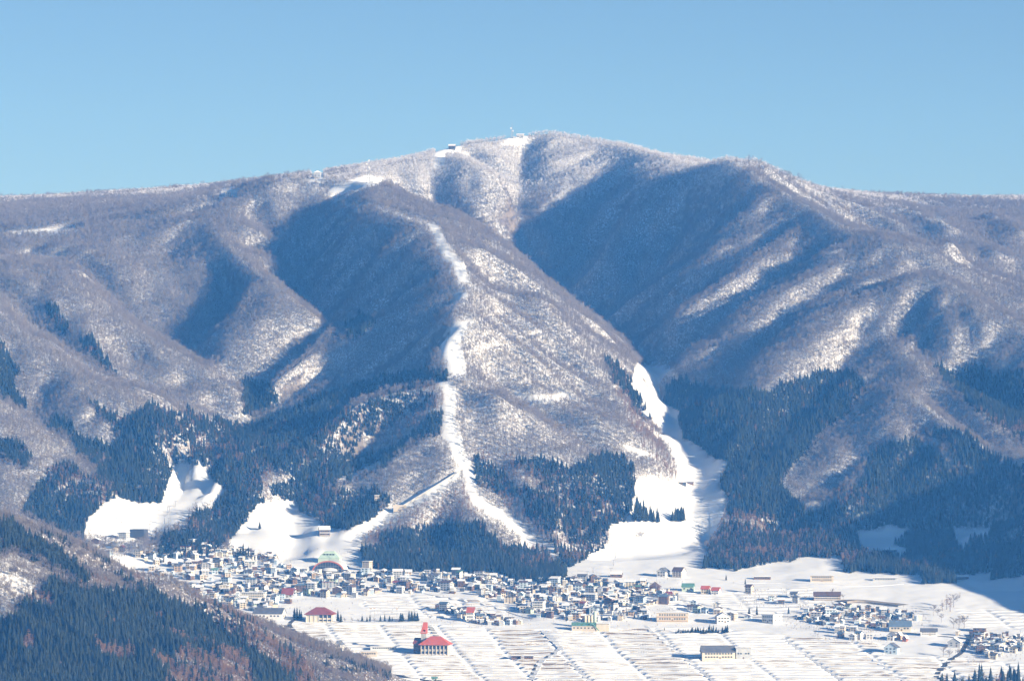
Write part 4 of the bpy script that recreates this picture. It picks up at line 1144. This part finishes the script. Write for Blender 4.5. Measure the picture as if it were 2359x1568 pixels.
# ---- arena with the arched front, and the mint hall behind it
def arena():
    x, y, z = ground_spot(762, 1317); y += 16
    o = thing("arched_arena", (x, y, z), math.radians(-10), "arena with pale vaulted roof and orange arched glass front", "arena")
    R, H, L = 17.5, 12.0, 34.0
    n = 18
    def arc(s, yy, dz=0.0, k=1.0):
        return [(-math.cos(math.pi * i / n) * (R + s) * k, yy, max(-1.0, math.sin(math.pi * i / n) * (H + s) + dz)) for i in range(n + 1)]
    A, B_, C, D_ = arc(0, -L / 2), arc(0, L / 2), arc(-.5, -L / 2), arc(-.5, L / 2)
    V = A + B_ + C + D_; m_ = n + 1; F = []
    for i in range(n):
        F += [(i, i + 1, m_ + i + 1, m_ + i), (2 * m_ + i + 1, 2 * m_ + i, 3 * m_ + i, 3 * m_ + i + 1),
              (i + 1, i, 2 * m_ + i, 2 * m_ + i + 1), (m_ + i, m_ + i + 1, 3 * m_ + i + 1, 3 * m_ + i)]
    part("vault", (V, F), M_SHELL, o, smooth=False)
    A, B_, C, D_ = arc(.5, -L / 2 - 1.2), arc(.5, -L / 2 + .3), arc(-.9, -L / 2 - 1.2), arc(-.9, -L / 2 + .3)
    part("arch_rim", (A + B_ + C + D_, F), M_RIM, o)
    g = arc(-.95, -L / 2 - .3)
    part("glass_front", (g + [(0, -L / 2 - .3, -1.0)], [(i, i + 1, len(g)) for i in range(n)]), M_GLASS, o)
    for k in range(-5, 6):
        hx = k * 2.9; hh = math.sqrt(max(0, 1 - (hx / (R - 1)) ** 2)) * (H - 1)
        panel("mullion", o, M_STEEL, (hx, -L / 2 - .42, hh / 2 - .5), (.28, .2, hh + 1))
    for zz in (3.2, 6.6):
        hw = math.sqrt(max(0, 1 - (zz / (H - 1)) ** 2)) * (R - 1)
        panel("transom", o, M_STEEL, (0, -L / 2 - .45, zz), (2 * hw, .2, .28))
    # the low shell over the entrance
    dv = []; df = []
    for j in range(7):
        ph = math.pi / 2 * j / 6
        for i in range(13):
            th = math.pi * 2 * i / 12
            dv.append((math.cos(th) * math.cos(ph) * 9.5 + 2, -L / 2 - 5 + math.sin(th) * math.cos(ph) * 5, math.sin(ph) * 3.6 + 1.5))
    for j in range(6):
        for i in range(12):
            a = j * 13 + i; df.append((a, a + 1, a + 14, a + 13))
    part("entrance_shell", (dv, df), WALLS["white"], o, smooth=True)
    LAND.append(("the arched arena", x, y)); OCC.append((x, y, 22)); OCC.append((x, y - 20, 12))
    x, y, z = ground_spot(758, 1300); y += 20
    o = thing("mint_hall", (x, y, z), math.radians(-8), "pale mint green hall with sloping roof sides behind the arched arena", "hall")
    w, d, h = 24, 14, 7.0
    part("wall", wall_shape('hip', w, d, h, 0), WALLS["pale green"], o)
    r0, r1 = w / 2 + .6, w / 2 - 7
    V = [(-r0, -d / 2 - .6, h), (r0, -d / 2 - .6, h), (r0, d / 2 + .6, h), (-r0, d / 2 + .6, h), (-r1, -2.5, h + 8), (r1, -2.5, h + 8), (r1, 2.5, h + 8), (-r1, 2.5, h + 8)]
    part("roof", (V, [(0, 3, 2, 1), (4, 5, 6, 7), (0, 1, 5, 4), (1, 2, 6, 5), (2, 3, 7, 6), (3, 0, 4, 7)]), M_MINT, o)
    for i in range(4):
        panel("dormer_window", o, M_GLASS, (-5.1 + i * 3.4, -4.9, h + 4.4), (1.8, 1.4, 1.4))
    OCC.append((x, y, 16))
arena()

# ---- grain plant with its silos
def plant():
    x, y, z = ground_spot(1345, 1452); y += 7
    o = thing("grain_plant", (x, y, z), math.radians(-6), "green roofed grain plant with tall silos at the village edge", "plant")
    part("shed", wall_shape('gable_x', 24, 12, 6.0, 2.8), WALLS["beige"], o)
    part("shed_roof", roof_shape('gable_x', 24, 12, 6.0, 2.8, .6), ROOFS["green"], o)
    part("store", box_data(13, 26, -4, 7, -2, 7.5), WALLS["cream"], o)
    part("store_roof", box_data(12.6, 26.4, -4.4, 7.4, 7.52, 7.9), ROOFS["slate"], o)
    part("store_snow", box_data(12.8, 26.2, -4.2, 7.2, 7.92, 8.2), M_RSNOW, o)
    for i in range(4):
        cx = 0.5 + i * 3.3; n = 14; R = 1.6; H = 15 + (4 if i == 3 else 0)
        V = [(cx + R * math.cos(2 * math.pi * k / n), 9 + R * math.sin(2 * math.pi * k / n), zz) for zz in (-2, H) for k in range(n)] + [(cx, 9, H + 1.2)]
        F = [(k, (k + 1) % n, n + (k + 1) % n, n + k) for k in range(n)] + [(n + k, n + (k + 1) % n, 2 * n) for k in range(n)]
        part("silo", (V, F), WALLS["pale green"] if i == 3 else WALLS["cream"], o)
    cv = [(8, -7, 9), (9.2, -7, 9), (9.2, -5.8, 9), (8, -5.8, 9), (15, -7, 1), (16.2, -7, 1), (16.2, -5.8, 1), (15, -5.8, 1)]
    part("conveyor", (cv, [(0, 3, 2, 1), (4, 5, 6, 7), (0, 1, 5, 4), (1, 2, 6, 5), (2, 3, 7, 6), (3, 0, 4, 7)]), ROOFS["green"], o)
    for i in range(6):
        panel("window", o, M_GLASS, (-9.5 + i * 3.7, -6.03, 3.6), (1.8, .1, 1.2))
    LAND.append(("the grain plant", x, y)); OCC.append((x, y, 20)); OCC.append((x + 16, y, 12))
plant()

# ---- ski jump on the flank of the spur
def ski_jump():
    path = [(1058,1093),(1010,1122),(960,1150),(915,1178),(880,1204)]
    pts = [floor_at(u, v) for u, v in path]
    o = thing("ski_jump", pts[2], 0, "ski jump ramp running down the shaded flank of the spur", "ski jump")
    ox, oy, oz = pts[2]
    def strip(name, off, wid, lift, th, mat, P):
        V, F = [], []
        for i, (x, y, z) in enumerate(P):
            for s in (-.5, .5):
                V.append((x - ox + off, y - oy + s * wid, z - oz + lift)); 
            for s in (-.5, .5):
                V.append((x - ox + off, y - oy + s * wid, z - oz + lift - th))
            if i:
                a, b = 4 * (i - 1), 4 * i
                F += [(a, a + 1, b + 1, b), (a + 2, b + 2, b + 3, a + 3), (a, b, b + 2, a + 2), (a + 1, a + 3, b + 3, b + 1)]
        F += [(0, 2, 3, 1), (len(V) - 4, len(V) - 3, len(V) - 1, len(V) - 2)]
        part(name, (V, F), mat, o)
    strip("inrun", 0, 5.0, 2.2, 1.2, M_CONC, pts[:4])
    strip("side_rail", 0, 0.4, 3.2, 1.0, M_STEEL, [(x, y - 2.6, z) for x, y, z in pts[:4]])
    x, y, z = pts[3]
    panel("takeoff_wall", o, WALLS["beige"], (x - ox + 3, y - oy - 3.4, z - oz + 3.2), (15, .5, 8), math.radians(0))
    for k in (-4, 3, 9):
        panel("support", o, M_CONC, (x - ox + k, y - oy - 2.8, z - oz - 2), (.7, .7, 8))
    jx, jy, jz = floor_at(868, 1160)
    j = house("judges_tower", "small pale judges tower above the ski jump", "tower", (jx, jy, jz), 0, 5, 5, 9, 'flat', "beige", "slate", floors=3, cols=2, side=1, snow=.3)
ski_jump()
# ------------------------------------------------------------------ the rest of the village houses
STOREY = {1: "one-storey", 2: "two-storey", 3: "three-storey", 4: "four-storey"}
ROOFW = {"gable_x": "ridged roof", "gable_y": "gable front", "flat": "flat roof", "shed": "lean-to roof", "hip": "hipped roof"}
ORD = ["first", "second", "third", "fourth", "fifth", "sixth", "seventh", "eighth", "ninth", "tenth", "eleventh", "twelfth", "thirteenth",
       "fourteenth", "fifteenth", "sixteenth", "seventeenth", "eighteenth", "nineteenth", "twentieth", "twenty-first", "twenty-second", "twenty-third",
       "twenty-fourth", "twenty-fifth", "twenty-sixth", "twenty-seventh", "twenty-eighth", "twenty-ninth", "thirtieth"] + ["thirty-" + t for t in ("first", "second", "third", "fourth", "fifth", "sixth", "seventh", "eighth", "ninth")] + ["fortieth"] + ["forty-" + t for t in ("first", "second", "third", "fourth", "fifth", "sixth", "seventh", "eighth", "ninth")]
VILLAGE = [
 (215, [(300,1268),(360,1262),(430,1262),(500,1272),(560,1285),(640,1300),(720,1318),(800,1322),(850,1316),(905,1316),(1000,1320),(1090,1322),(1180,1338),(1230,1350),(1200,1395),(1080,1372),(960,1366),(860,1370),(800,1378),(700,1376),(640,1400),(600,1412),(540,1400),(480,1388),(420,1362),(360,1322)]),
 (75, [(1180,1340),(1300,1335),(1400,1338),(1480,1345),(1560,1368),(1560,1385),(1480,1400),(1500,1425),(1400,1430),(1330,1440),(1290,1425),(1220,1420),(1190,1400)]),
 (9, [(200,1258),(290,1256),(300,1275),(250,1280)]),
 (10, [(455,1262),(540,1266),(640,1285),(640,1298),(540,1286),(460,1274)]),
 (10, [(1560,1385),(1700,1412),(1760,1425),(1700,1430),(1600,1412)]),
 (19, [(1880,1395),(1990,1402),(2080,1412),(2130,1430),(2030,1448),(1960,1440),(1890,1440),(1830,1425)]),
 (9, [(1880,1446),(2000,1452),(2030,1470),(1980,1476),(1900,1466)]),
 (14, [(2200,1462),(2358,1470),(2350,1500),(2280,1520),(2250,1500),(2230,1480)]),
 (5, [(1720,1360),(1850,1366),(1830,1395),(1740,1385)]),
 (9, [(990,1400),(1070,1405),(1130,1412),(1210,1436),(1160,1440),(1100,1436)]),
]
wall_pick = ["white"] * 4 + ["cream"] * 4 + ["beige"] * 5 + ["grey"] * 7 + ["pale blue"] * 5 + ["tan"] * 3 + ["brown"] * 4 + ["dark grey"] * 3 + ["pale green"]
roof_pick = ["slate"] * 9 + ["blue"] * 5 + ["brown"] * 4 + ["maroon"] + ["green"]
rr = random.Random(41)
def spots():
    out = []
    for n, poly in VILLAGE:
        us = [p[0] for p in poly]; vs = [p[1] for p in poly]
        got = 0
        for _ in range(n * 140):
            if got >= n: break
            u = rr.uniform(min(us), max(us)); v = rr.uniform(min(vs), max(vs))
            if not in_poly(np.array([u]), np.array([v]), poly)[0]: continue
            x, y, z = floor_at(u, v)
            big = rr.random() < 0.16
            w = rr.uniform(8, 12) if big else rr.uniform(4.4, 7.6)
            d = rr.uniform(6, 8) if big else rr.uniform(4.4, 6.6)
            r = max(w, d) * 0.5
            if any((x - a) ** 2 + (y - b) ** 2 < (r + c) ** 2 * 0.92 for a, b, c in OCC): continue
            OCC.append((x, y, r)); got += 1
            out.append((x, y, z, w, d, big))
    return out
HOUSES = []
for (x, y, z, w, d, big) in spots():
    kind = rr.choices(["gable_x", "gable_y", "flat", "shed", "hip"], [5, 4, 3.5 if not big else 9, 2, 1])[0]
    fl = rr.choice([3, 3, 4]) if big else rr.choice([1, 2, 2, 2, 3])
    HOUSES.append(dict(x=x, y=y, z=z, w=w, d=d, h=fl * 2.0 + rr.uniform(.2, .7), kind=kind, fl=fl, wall=rr.choice(wall_pick), roof=rr.choice(roof_pick),
                       rise=rr.uniform(1.0, 2.0) if kind != 'flat' else 0.3, snow=(rr.uniform(.2, .45) if rr.random() < .5 else False), rz=math.radians(rr.gauss(-17, 13)), big=big))
# describe each by the nearest building that stands out
buckets = {}
for H in HOUSES:
    s, lx, ly = min(LAND, key=lambda L: (L[1] - H['x']) ** 2 + ((L[2] - H['y']) * .8) ** 2)
    ax, ay = H['x'] - lx, (H['y'] - ly) * .8
    side = ("right of" if ax > 0 else "left of") if abs(ax) > abs(ay) else ("above" if ay > 0 else "below")
    buckets.setdefault((s, side), []).append((ax * ax + ay * ay, H))
for (s, side), L in buckets.items():
    L.sort(key=lambda t: t[0])
    for i, (_, H) in enumerate(L):
        rf = "%s %s" % ("snowy" if H['snow'] else "bare " + H['roof'], ROOFW[H['kind']])
        H['label'] = "%s %s %s, %s, %s %s %s" % (H['wall'], STOREY[H['fl']], "inn" if H['big'] else "house", rf, ORD[min(i, len(ORD) - 1)], side, s)
for H in HOUSES:
    cols = max(2, int(H['w'] / 3.0))
    house("inn" if H['big'] else "house", H['label'], "inn" if H['big'] else "house", (H['x'], H['y'], H['z']), H['rz'], H['w'], H['d'], H['h'], H['kind'], H['wall'], H['roof'],
          rise=H['rise'], snow=H['snow'], floors=H['fl'], cols=min(cols, 5), side=1 if not H['big'] else 2, group="houses of the hot spring village",
          chimney=rr.random() < .12)
print("HOUSES", len(HOUSES))

# sheds, garages and lean-tos packed between the houses: too many and too small to tell apart
def outbuildings():
    V, F, mi = [], [], []
    mats = [WALLS[k] for k in ("grey", "beige", "brown", "cream", "pale blue", "dark grey")] + [ROOFS["slate"], ROOFS["blue"], ROOFS["brown"], M_RSNOW]
    n = 0
    for _ in range(30000):
        if n >= 900: break
        cnt, poly = VILLAGE[rr.choice([0, 0, 0, 0, 1, 1, 3, 5, 7, 9])]
        us = [p[0] for p in poly]; vs = [p[1] for p in poly]
        u = rr.uniform(min(us), max(us)); v = rr.uniform(min(vs), max(vs))
        if not in_poly(np.array([u]), np.array([v]), poly)[0]: continue
        x, y, z = floor_at(u, v)
        w = rr.uniform(2.6, 5.2); d = rr.uniform(2.6, 4.4); r = max(w, d) * .45
        if any((x - a) ** 2 + (y - b) ** 2 < (r + c) ** 2 * .62 for a, b, c in OCC): continue
        OCC.append((x, y, r)); n += 1
        hh = rr.uniform(2.2, 4.6); kind = rr.choice(["gable_x", "gable_y", "shed", "flat"]); ri = rr.uniform(.6, 1.3) if kind != "flat" else .2
        a = rr.gauss(-.3, .25); c_, s_ = math.cos(a), math.sin(a)
        for (vv, ff), m_ in ((wall_shape(kind, w, d, hh, ri), rr.randrange(6)), (roof_shape(kind, w, d, hh, ri, .35, t=.2), 6 + rr.randrange(3)),
                             (roof_shape(kind, w, d, hh, ri, .35, z_off=.205, t=.3, shrink=.08) if rr.random() < .6 else ([], []), 9)):
            n0 = len(V)
            V += [(x + c_ * p - s_ * q, y + s_ * p + c_ * q, z + t) for p, q, t in vv]
            F += [tuple(i + n0 for i in f) for f in ff]; mi += [m_] * len(ff)
    o = link("outbuildings", make_mesh("outbuildings", V, F, mats, mi))
    tag(o, "small sheds and garages packed between the village houses", kind="stuff")
outbuildings()

# hedges and bushes in the gardens
def bushes():
    P, S = [], []
    for _ in range(5200):
        cnt, poly = VILLAGE[rr.choice([0, 0, 0, 0, 1, 1, 5, 5, 6, 7, 8, 9])]
        us = [p[0] for p in poly]; vs = [p[1] for p in poly]
        u = rr.uniform(min(us) - 20, max(us) + 20); v = rr.uniform(min(vs), max(vs) + 6)
        x, y, z = floor_at(u, v)
        if any((x - a) ** 2 + (y - b) ** 2 < (c * .8) ** 2 for a, b, c in OCC): continue
        P.append((x, y, z)); S.append(rr.uniform(.12, .36))
        if len(P) > 1500: break
    return np.array(P), np.array(S)
BP, BS = bushes()

# ------------------------------------------------------------------ single trees
def tree_meshes(parts, m1, m2, nm):
    return [(make_mesh("trunk", p[0], p[1], [m1]), make_mesh("crown", p[2], p[3], [m2])) for p in parts]
rs2 = np.random.default_rng(12)
CEDAR_BIG = [conifer(rs2, rs2.uniform(13, 17), rs2.uniform(4.4, 6.0), 11, 9) for _ in range(5)]
BARE_BIG = [bare_tree(rs2, rs2.uniform(9.5, 12), rs2.uniform(7, 9), 18, 14, 0.07) for _ in range(5)]
TM = {"cedar": tree_meshes(CEDAR_BIG, M_BARK, M_CEDAR, "cedar"), "bare": tree_meshes(BARE_BIG, M_BARK, M_TWIG, "bare"),
      "larch": tree_meshes(LARCH, M_BARK, M_LARCH, "larch")}
NAMES = {"cedar": ("cedar_tree", "conifer"), "bare": ("bare_tree", "tree"), "larch": ("larch_tree", "tree")}
def one_tree(kind, loc, s, label, group=None, wide=1.0):
    nm, cat = NAMES[kind]
    tr, cr = TM[kind][rr.randrange(5)]
    o = link(nm, None, None, loc, rr.uniform(0, 6.28)); o.scale = (s * wide, s * wide, s); o.empty_display_size = 1
    tag(o, label, cat, group)
    link("trunk", tr, o); link("crown", cr, o)
    return o
def spot_tree(kind, u, v, hpx, label, group=None, wide=1.0):
    x, y, z = floor_at(u, v)
    return one_tree(kind, (x, y, z - .2), hpx * K * y / 15.0 * (1.0 if kind != "bare" else 1.35), label, group, wide)
spot_tree("cedar", 598, 1220, 23, "lone dark conifer standing on the open middle ski slope", wide=1.1)
for (u, v, s) in [(548,1288,27),(554,1290,31),(560,1286,34),(566,1290,32),(572,1288,28),(563,1292,26)]:
    spot_tree("cedar", u, v, s, "dark conifer in the round clump between village and middle slope", "round conifer clump above the village", 1.15)
for (u, v, s) in [(441,1290,19),(511,1282,20),(515,1284,17)]:
    spot_tree("cedar", u, v, s, "small dark conifer among the upper village houses", "conifers among upper houses")
for (u, v, s) in [(678,1424,30),(684,1428,34),(690,1426,27),(694,1428,25)]:
    spot_tree("cedar", u, v, s, "tall dark conifer left of the maroon roofed sports hall", "conifers left of the sports hall", 1.1)
spot_tree("cedar", 778, 1432, 27, "dark conifer at the right end of the sports hall", wide=1.2)
spot_tree("cedar", 785, 1433, 24, "second conifer right of the sports hall, slightly shorter", wide=1.2)
for i, (u, s) in enumerate([(834,17),(845,14),(852,16),(876,17),(886,17),(897,16),(903,13),(923,24),(927,22),(942,24),(948,28),(955,26),(961,24)]):
    spot_tree("cedar", u, 1430, s, "dark rounded conifer in the row along the school field", "conifer row along the school field", 1.35)
for u, s in [(795,14),(811,13),(826,12),(862,12),(915,13),(935,12)]:
    spot_tree("bare", u, 1433, s, "small bare tree in the row along the school field", "bare trees along the school field")
for i in range(34):
    u = 1556 + i * 3.6 + rr.uniform(-1, 1)
    if 1655 < u < 1660: continue
    spot_tree("cedar", u, 1457 + rr.uniform(-2, 2), rr.uniform(10, 20) if u > 1590 else rr.uniform(7, 12), "young dark conifer in the low row planted between the terraces", "low conifer row in the fields", 1.4)
SOLO = ["pointed dark conifer among roofs below the right piste", "smaller conifer right of the pointed one below the right piste", "short conifer left of the brown temple",
        "conifer on open snow right of the red roofed pair", "conifer on open snow left of the long open snow shed", "left conifer of two above the bright sided white building", "right conifer of two above the bright sided white building, the taller",
        "conifer on the snow below the dark lodge", "tiny conifer at the right end of the low field row", "tiny conifer at the left end of the low field row"]
for (u, v, s) in [(1389,1351,18),(1405,1354,13),(1464,1355,12),(1672,1335,16),(1716,1344,16),(1725,1415,20),(1743,1416,23),(1816,1413,20),(1668,1456,10),(1530,1452,9)]:
    spot_tree("cedar", u, v, s, SOLO.pop(0))
for (u, v, s) in [(1467,1202,66),(1475,1203,58),(1482,1202,50),(1489,1203,44),(1497,1202,38),(1505,1203,36),(1513,1202,34),(1471,1200,50),(1486,1200,42),(1500,1200,35),(1462,1203,40),(1516,1203,30)]:
    spot_tree("cedar", u, v, s, "dark conifer in the wedge shaped clump on the right piste", "wedge shaped conifer clump on the piste")
for (u, v, s) in [(1549,1200,30),(1555,1202,33),(1562,1201,38),(1568,1203,40),(1574,1200,36),(1559,1198,34),(1570,1198,36)]:
    spot_tree("cedar", u, v, s, "dark conifer in the small clump on the right piste", "small conifer clump on the piste", 1.2)
spot_tree("cedar", 1487, 944, 26, "slim lone conifer on the upper part of the right piste", wide=.7)
for (u, v, s, l) in [(1469,1243,20,"bare tree standing on the lower right piste, left of its twin"),(1477,1244,22,"bare tree standing on the lower right piste, right of its twin"),(1610,1219,14,"small bare tree in the shaded part of the lower piste")]:
    spot_tree("bare", u, v, s, l)
for (u, v, s) in [(1690,1299,22),(1697,1300,24),(1704,1299,22)]:
    spot_tree("cedar", u, v, s, "dark conifer in the trio at the wood's foot beside the piste", "conifer trio at the wood's foot", 1.2)
for i in range(9):
    spot_tree("cedar", 1738 + i * 4.2, 1287 + rr.uniform(-1, 1), rr.uniform(10, 17), "short dark conifer in the hedge like row below the larches", "short conifer row below the larches", 1.3)
for (u, v, s, k) in [(2170,1407,30,"larch"),(2180,1403,40,"larch"),(2188,1408,36,"larch"),(2150,1412,24,"bare"),(2196,1398,34,"bare"),(2160,1418,22,"bare")]:
    spot_tree(k, u, v, s, "bare brown tree in the clump between the snowfields on the right", "bare clump between the right snowfields", 1.3)
for (u, v, s) in [(2196,1446,28),(2208,1448,34),(2220,1446,30),(2172,1510,28),(2186,1512,24),(2205,1508,22),(2168,1432,20),(2002,1408,14),(1942,1380,16),(1915,1372,18),(1855,1382,12)]:
    spot_tree("bare", u, v, s, "bare tree beside the houses or stream on the right of the valley", "bare trees on the right of the valley", 1.2)
for i in range(46):
    u = rr.uniform(2165, 2362); v = 1590 - (u - 2165) * .12 + rr.uniform(-10, 26)
    spot_tree(*(("cedar", u, v, rr.uniform(32, 48), "dark conifer in the wood at the lower right corner") if rr.random() < .75 else ("larch", u, v, rr.uniform(32, 46), "rust brown larch in the wood at the lower right corner")), group="wood at the lower right corner", wide=1.15)
for i in range(60):
    n, poly = VILLAGE[rr.choice([0, 0, 0, 1, 5])]
    us = [p[0] for p in poly]; vs = [p[1] for p in poly]
    u = rr.uniform(min(us), max(us)); v = rr.uniform(min(vs), max(vs))
    if not in_poly(np.array([u]), np.array([v]), poly)[0]: continue
    x, y, z = floor_at(u, v)
    if any((x - a) ** 2 + (y - b) ** 2 < (c + 1.2) ** 2 for a, b, c in OCC): continue
    k_ = rr.choice(["cedar", "bare", "bare"])
    spot_tree(k_, u, v, rr.uniform(9, 16), "small dark garden conifer growing between the village houses" if k_ == "cedar" else "small bare garden tree growing between the village houses", "garden trees in the village")

# the biggest trees on the near hill stand singly
for key, kind, cnt, lab, grp in (("cedar_tree", "cedar", 170, "dark cedar on the steep hill in front of the village", "cedars on the near hill"),
                                 ("bare_tree", "bare", 150, "bare broadleaf tree on the hill in front of the village", "bare trees on the near hill"),
                                 ("larch_tree", "larch", 90, "rust brown larch on the hill in front of the village", "larches on the near hill")):
    P, S = POINTS[key]
    u, v = to_uv(P[:, 0], P[:, 1], P[:, 2])
    size = np.where((P[:, 1] < 4640) & (u > 0) & (u < 850) & (v < 1570), S * 15 / P[:, 1], 0)
    idx = np.argsort(-size)[:cnt]
    idx = idx[size[idx] > 0]
    for i in idx:
        one_tree(kind, tuple(float(c) for c in P[i]), float(S[i]), lab, grp)
    keep = np.ones(len(S), bool); keep[idx] = False
    POINTS[key] = (P[keep], S[keep])

# ------------------------------------------------------------------ ski lift pylons, masts, huts on the ridge
def pylon(u, v, hpx, label, group, arm=4.0):
    x, y, z = floor_at(u, v); H = hpx * K * y
    o = thing("lift_pylon", (x, y, z), 0, label, "lift pylon", group)
    n = 6
    V = [(math.cos(2 * math.pi * k / n) * r, math.sin(2 * math.pi * k / n) * r, zz) for (zz, r) in ((-1, .36), (H, .24)) for k in range(n)]
    part("post", (V, [(k, (k + 1) % n, n + (k + 1) % n, n + k) for k in range(n)] + [tuple(range(2 * n - 1, n - 1, -1))[::-1]]), M_STEEL, o)
    panel("crossarm", o, M_STEEL, (0, 0, H - .4), (arm, .3, .35))
    for s in (-1, 1):
        panel("sheave", o, M_STEEL, (s * arm * .46, 0, H - .15), (.35, 1.5, .4))
    return o
for (u, v, h_) in [(271,1222,18),(281,1205,17),(285,1206,17),(344,1222,15),(386,1186,20),(390,1180,14),(379,1206,19),(388,1205,13),(399,1150,12),(401,1130,11),(404,1112,10),(408,1096,9),(404,1166,13)]:
    pylon(u, v, h_, "steel lift pylon on the left ski slope", "lift pylons on the left slope")
for (u, v, h_) in [(1407,1322,15),(1413,1302,14),(1418,1284,13),(1424,1266,13),(1432,1240,14),(1441,1218,12),(1352,1326,12),(1366,1318,12)]:
    pylon(u, v, h_, "steel lift pylon on the lower right piste", "lift pylons on the lower right piste")
for (u, v, h_) in [(1532,1033,11),(1540,1048,11),(1552,1066,12),(1560,1083,12),(1569,1098,12),(1558,1075,11)]:
    pylon(u, v, h_, "steel lift pylon along the wood's edge of the upper right piste", "lift pylons on the upper right piste")
def pole(u, v, hpx, label, group=None, lamp=False):
    x, y, z = floor_at(u, v); H = hpx * K * y
    o = thing("floodlight_mast" if lamp else "utility_pole", (x, y, z), 0, label, "pole", group)
    n = 5
    V = [(math.cos(2 * math.pi * k / n) * r, math.sin(2 * math.pi * k / n) * r, zz) for (zz, r) in ((-1, .2), (H, .12)) for k in range(n)]
    part("post", (V, [(k, (k + 1) % n, n + (k + 1) % n, n + k) for k in range(n)]), M_STEEL, o)
    if lamp: panel("lamp_head", o, WALLS["tan"], (0, 0, H), (2.4, .6, 1.0))
    else:
        panel("crossarm", o, M_STEEL, (0, 0, H - .8), (1.8, .14, .16))
for i, (u, v, h_) in enumerate([(854,1431,31),(862,1420,22),(914,1432,31)]):
    pole(u, v, h_, ["tall floodlight mast left on the school field", "shorter floodlight mast behind the school field", "tall floodlight mast right on the school field"][i], lamp=True)
for i in range(26):
    n, poly = VILLAGE[rr.choice([0, 0, 1, 5, 6, 7, 8])]
    us = [p[0] for p in poly]; vs = [p[1] for p in poly]
    pole(rr.uniform(min(us), max(us)), rr.uniform(min(vs) + 5, max(vs)), rr.uniform(18, 24), "thin utility pole rising among the houses", "utility poles in the village")

def lattice_mast(name, u, v, top_v, label, wid=3.0, dishes=0, d0=6200.0):
    x, y, z = sight(u, v, d0=d0); H = (v - top_v) * K * y
    o = thing(name, (x, y, z - 1), 0, label, "mast")
    ds = []
    for sx in (-1, 1):
        for sy in (-1, 1):
            V, F = [], []
            spike(V, F, (sx * wid / 2, sy * wid / 2, 0), (sx * .5, sy * .5, H), .55, 4)
            part("leg", (V, F), M_STEEL, o)
    for k in range(1, 7):
        f = k / 7; wd = wid * (1 - f) + .5 * f
        V, F = merge(box_data(-wd / 2, wd / 2, -wd / 2 - .15, -wd / 2 + .15, H * f - .2, H * f + .2), box_data(-wd / 2, wd / 2, wd / 2 - .15, wd / 2 + .15, H * f - .2, H * f + .2))
        part("brace", (V, F), M_STEEL, o)
    for k in range(dishes):
        zz = H * (.45 + .16 * k); sx = (-1) ** k
        V = [(sx * 1.6, -.9, zz)] + [(sx * 1.6 + 1.3 * math.cos(a), -1.3, zz + 1.3 * math.sin(a)) for a in np.linspace(0, 2 * math.pi, 11)[:-1]]
        part("dish", (V, [(0, 1 + i, 1 + (i + 1) % 10) for i in range(10)]), WALLS["white"], o)
    panel("cabin", o, WALLS["grey"], (wid * 1.1, 0, 1.8), (5, 4, 3.6))
    return o
lattice_mast("radio_mast", 1179, 319, 279, "tall lattice radio mast on the summit", 3.4, 2, d0=7050)
lattice_mast("relay_tower", 848, 422, 373, "relay tower with white dishes behind the snowy shoulder", 4.5, 5, d0=6480)
def ridge_hut(name, u, v, wpx, hpx, label, kind, wall, roof, d0, depth=9, **kw):
    x, y, z = sight(u, v, d0=d0)
    m = K * y
    return house(name, label, "hut", (x, y + depth / 2, z - .3), math.radians(-6), wpx * m, depth, hpx * m, kind, wall, roof, **kw)
ridge_hut("summit_hut", 1198, 320, 16, 9, "low white roofed hut beside the summit mast", 'shed', "grey", "slate", 7050, rise=1.5, snow=.5, floors=1, cols=3)
ridge_hut("lift_station", 1041, 346, 15, 10, "dark lift top station on the left shoulder of the summit", 'gable_x', "dark grey", "brown", 7050, rise=2.0, snow=.4, floors=1, cols=3)
ridge_hut("ridge_station", 525, 460, 10, 15, "tall white station block on the left ridge", 'flat', "white", "slate", 6480, depth=8, snow=.3, floors=3, cols=2)
ridge_hut("ridge_lodge", 731, 412, 15, 14, "small round shouldered lodge with aerial on the shoulder skyline", 'hip', "grey", "slate", 6480, rise=2.5, snow=.4, floors=1, cols=3)
for k, (nm, lb) in LBL.items():
    scatter_object(nm, POINTS[k][0], POINTS[k][1], k, lb)

scatter_object("garden_bushes", BP, BS, "bare_tree", "bare bushes and hedges between the village houses")

# ------------------------------------------------------------------ the air
bx0, bx1, by0, by1, bz0, bz1 = -2600, 2600, -300, 9000, -421.5, 500
hv = [(x, y, z) for z in (bz0, bz1) for (x, y) in ((bx0, by0), (bx1, by0), (bx1, by1), (bx0, by1))]
hz = bpy.data.materials.new("blue air"); hz.use_nodes = True
t = hz.node_tree
t.nodes.remove(t.nodes["Principled BSDF"])
pv = t.nodes.new("ShaderNodeVolumePrincipled")
pv.inputs["Color"].default_value = (0.09, 0.37, 1.0, 1)
pv.inputs["Absorption Color"].default_value = (1, 1, 1, 1)
pv.inputs["Density"].default_value = HAZE
pv.inputs["Anisotropy"].default_value = 0.0
t.links.new(pv.outputs[0], t.nodes["Material Output"].inputs["Volume"])
ho = link("haze", make_mesh("haze", hv, [(0, 3, 2, 1), (4, 5, 6, 7), (0, 1, 5, 4), (1, 2, 6, 5), (2, 3, 7, 6), (3, 0, 4, 7)], [hz]))
tag(ho, "thin blue winter haze in the air over the valley", kind="stuff")
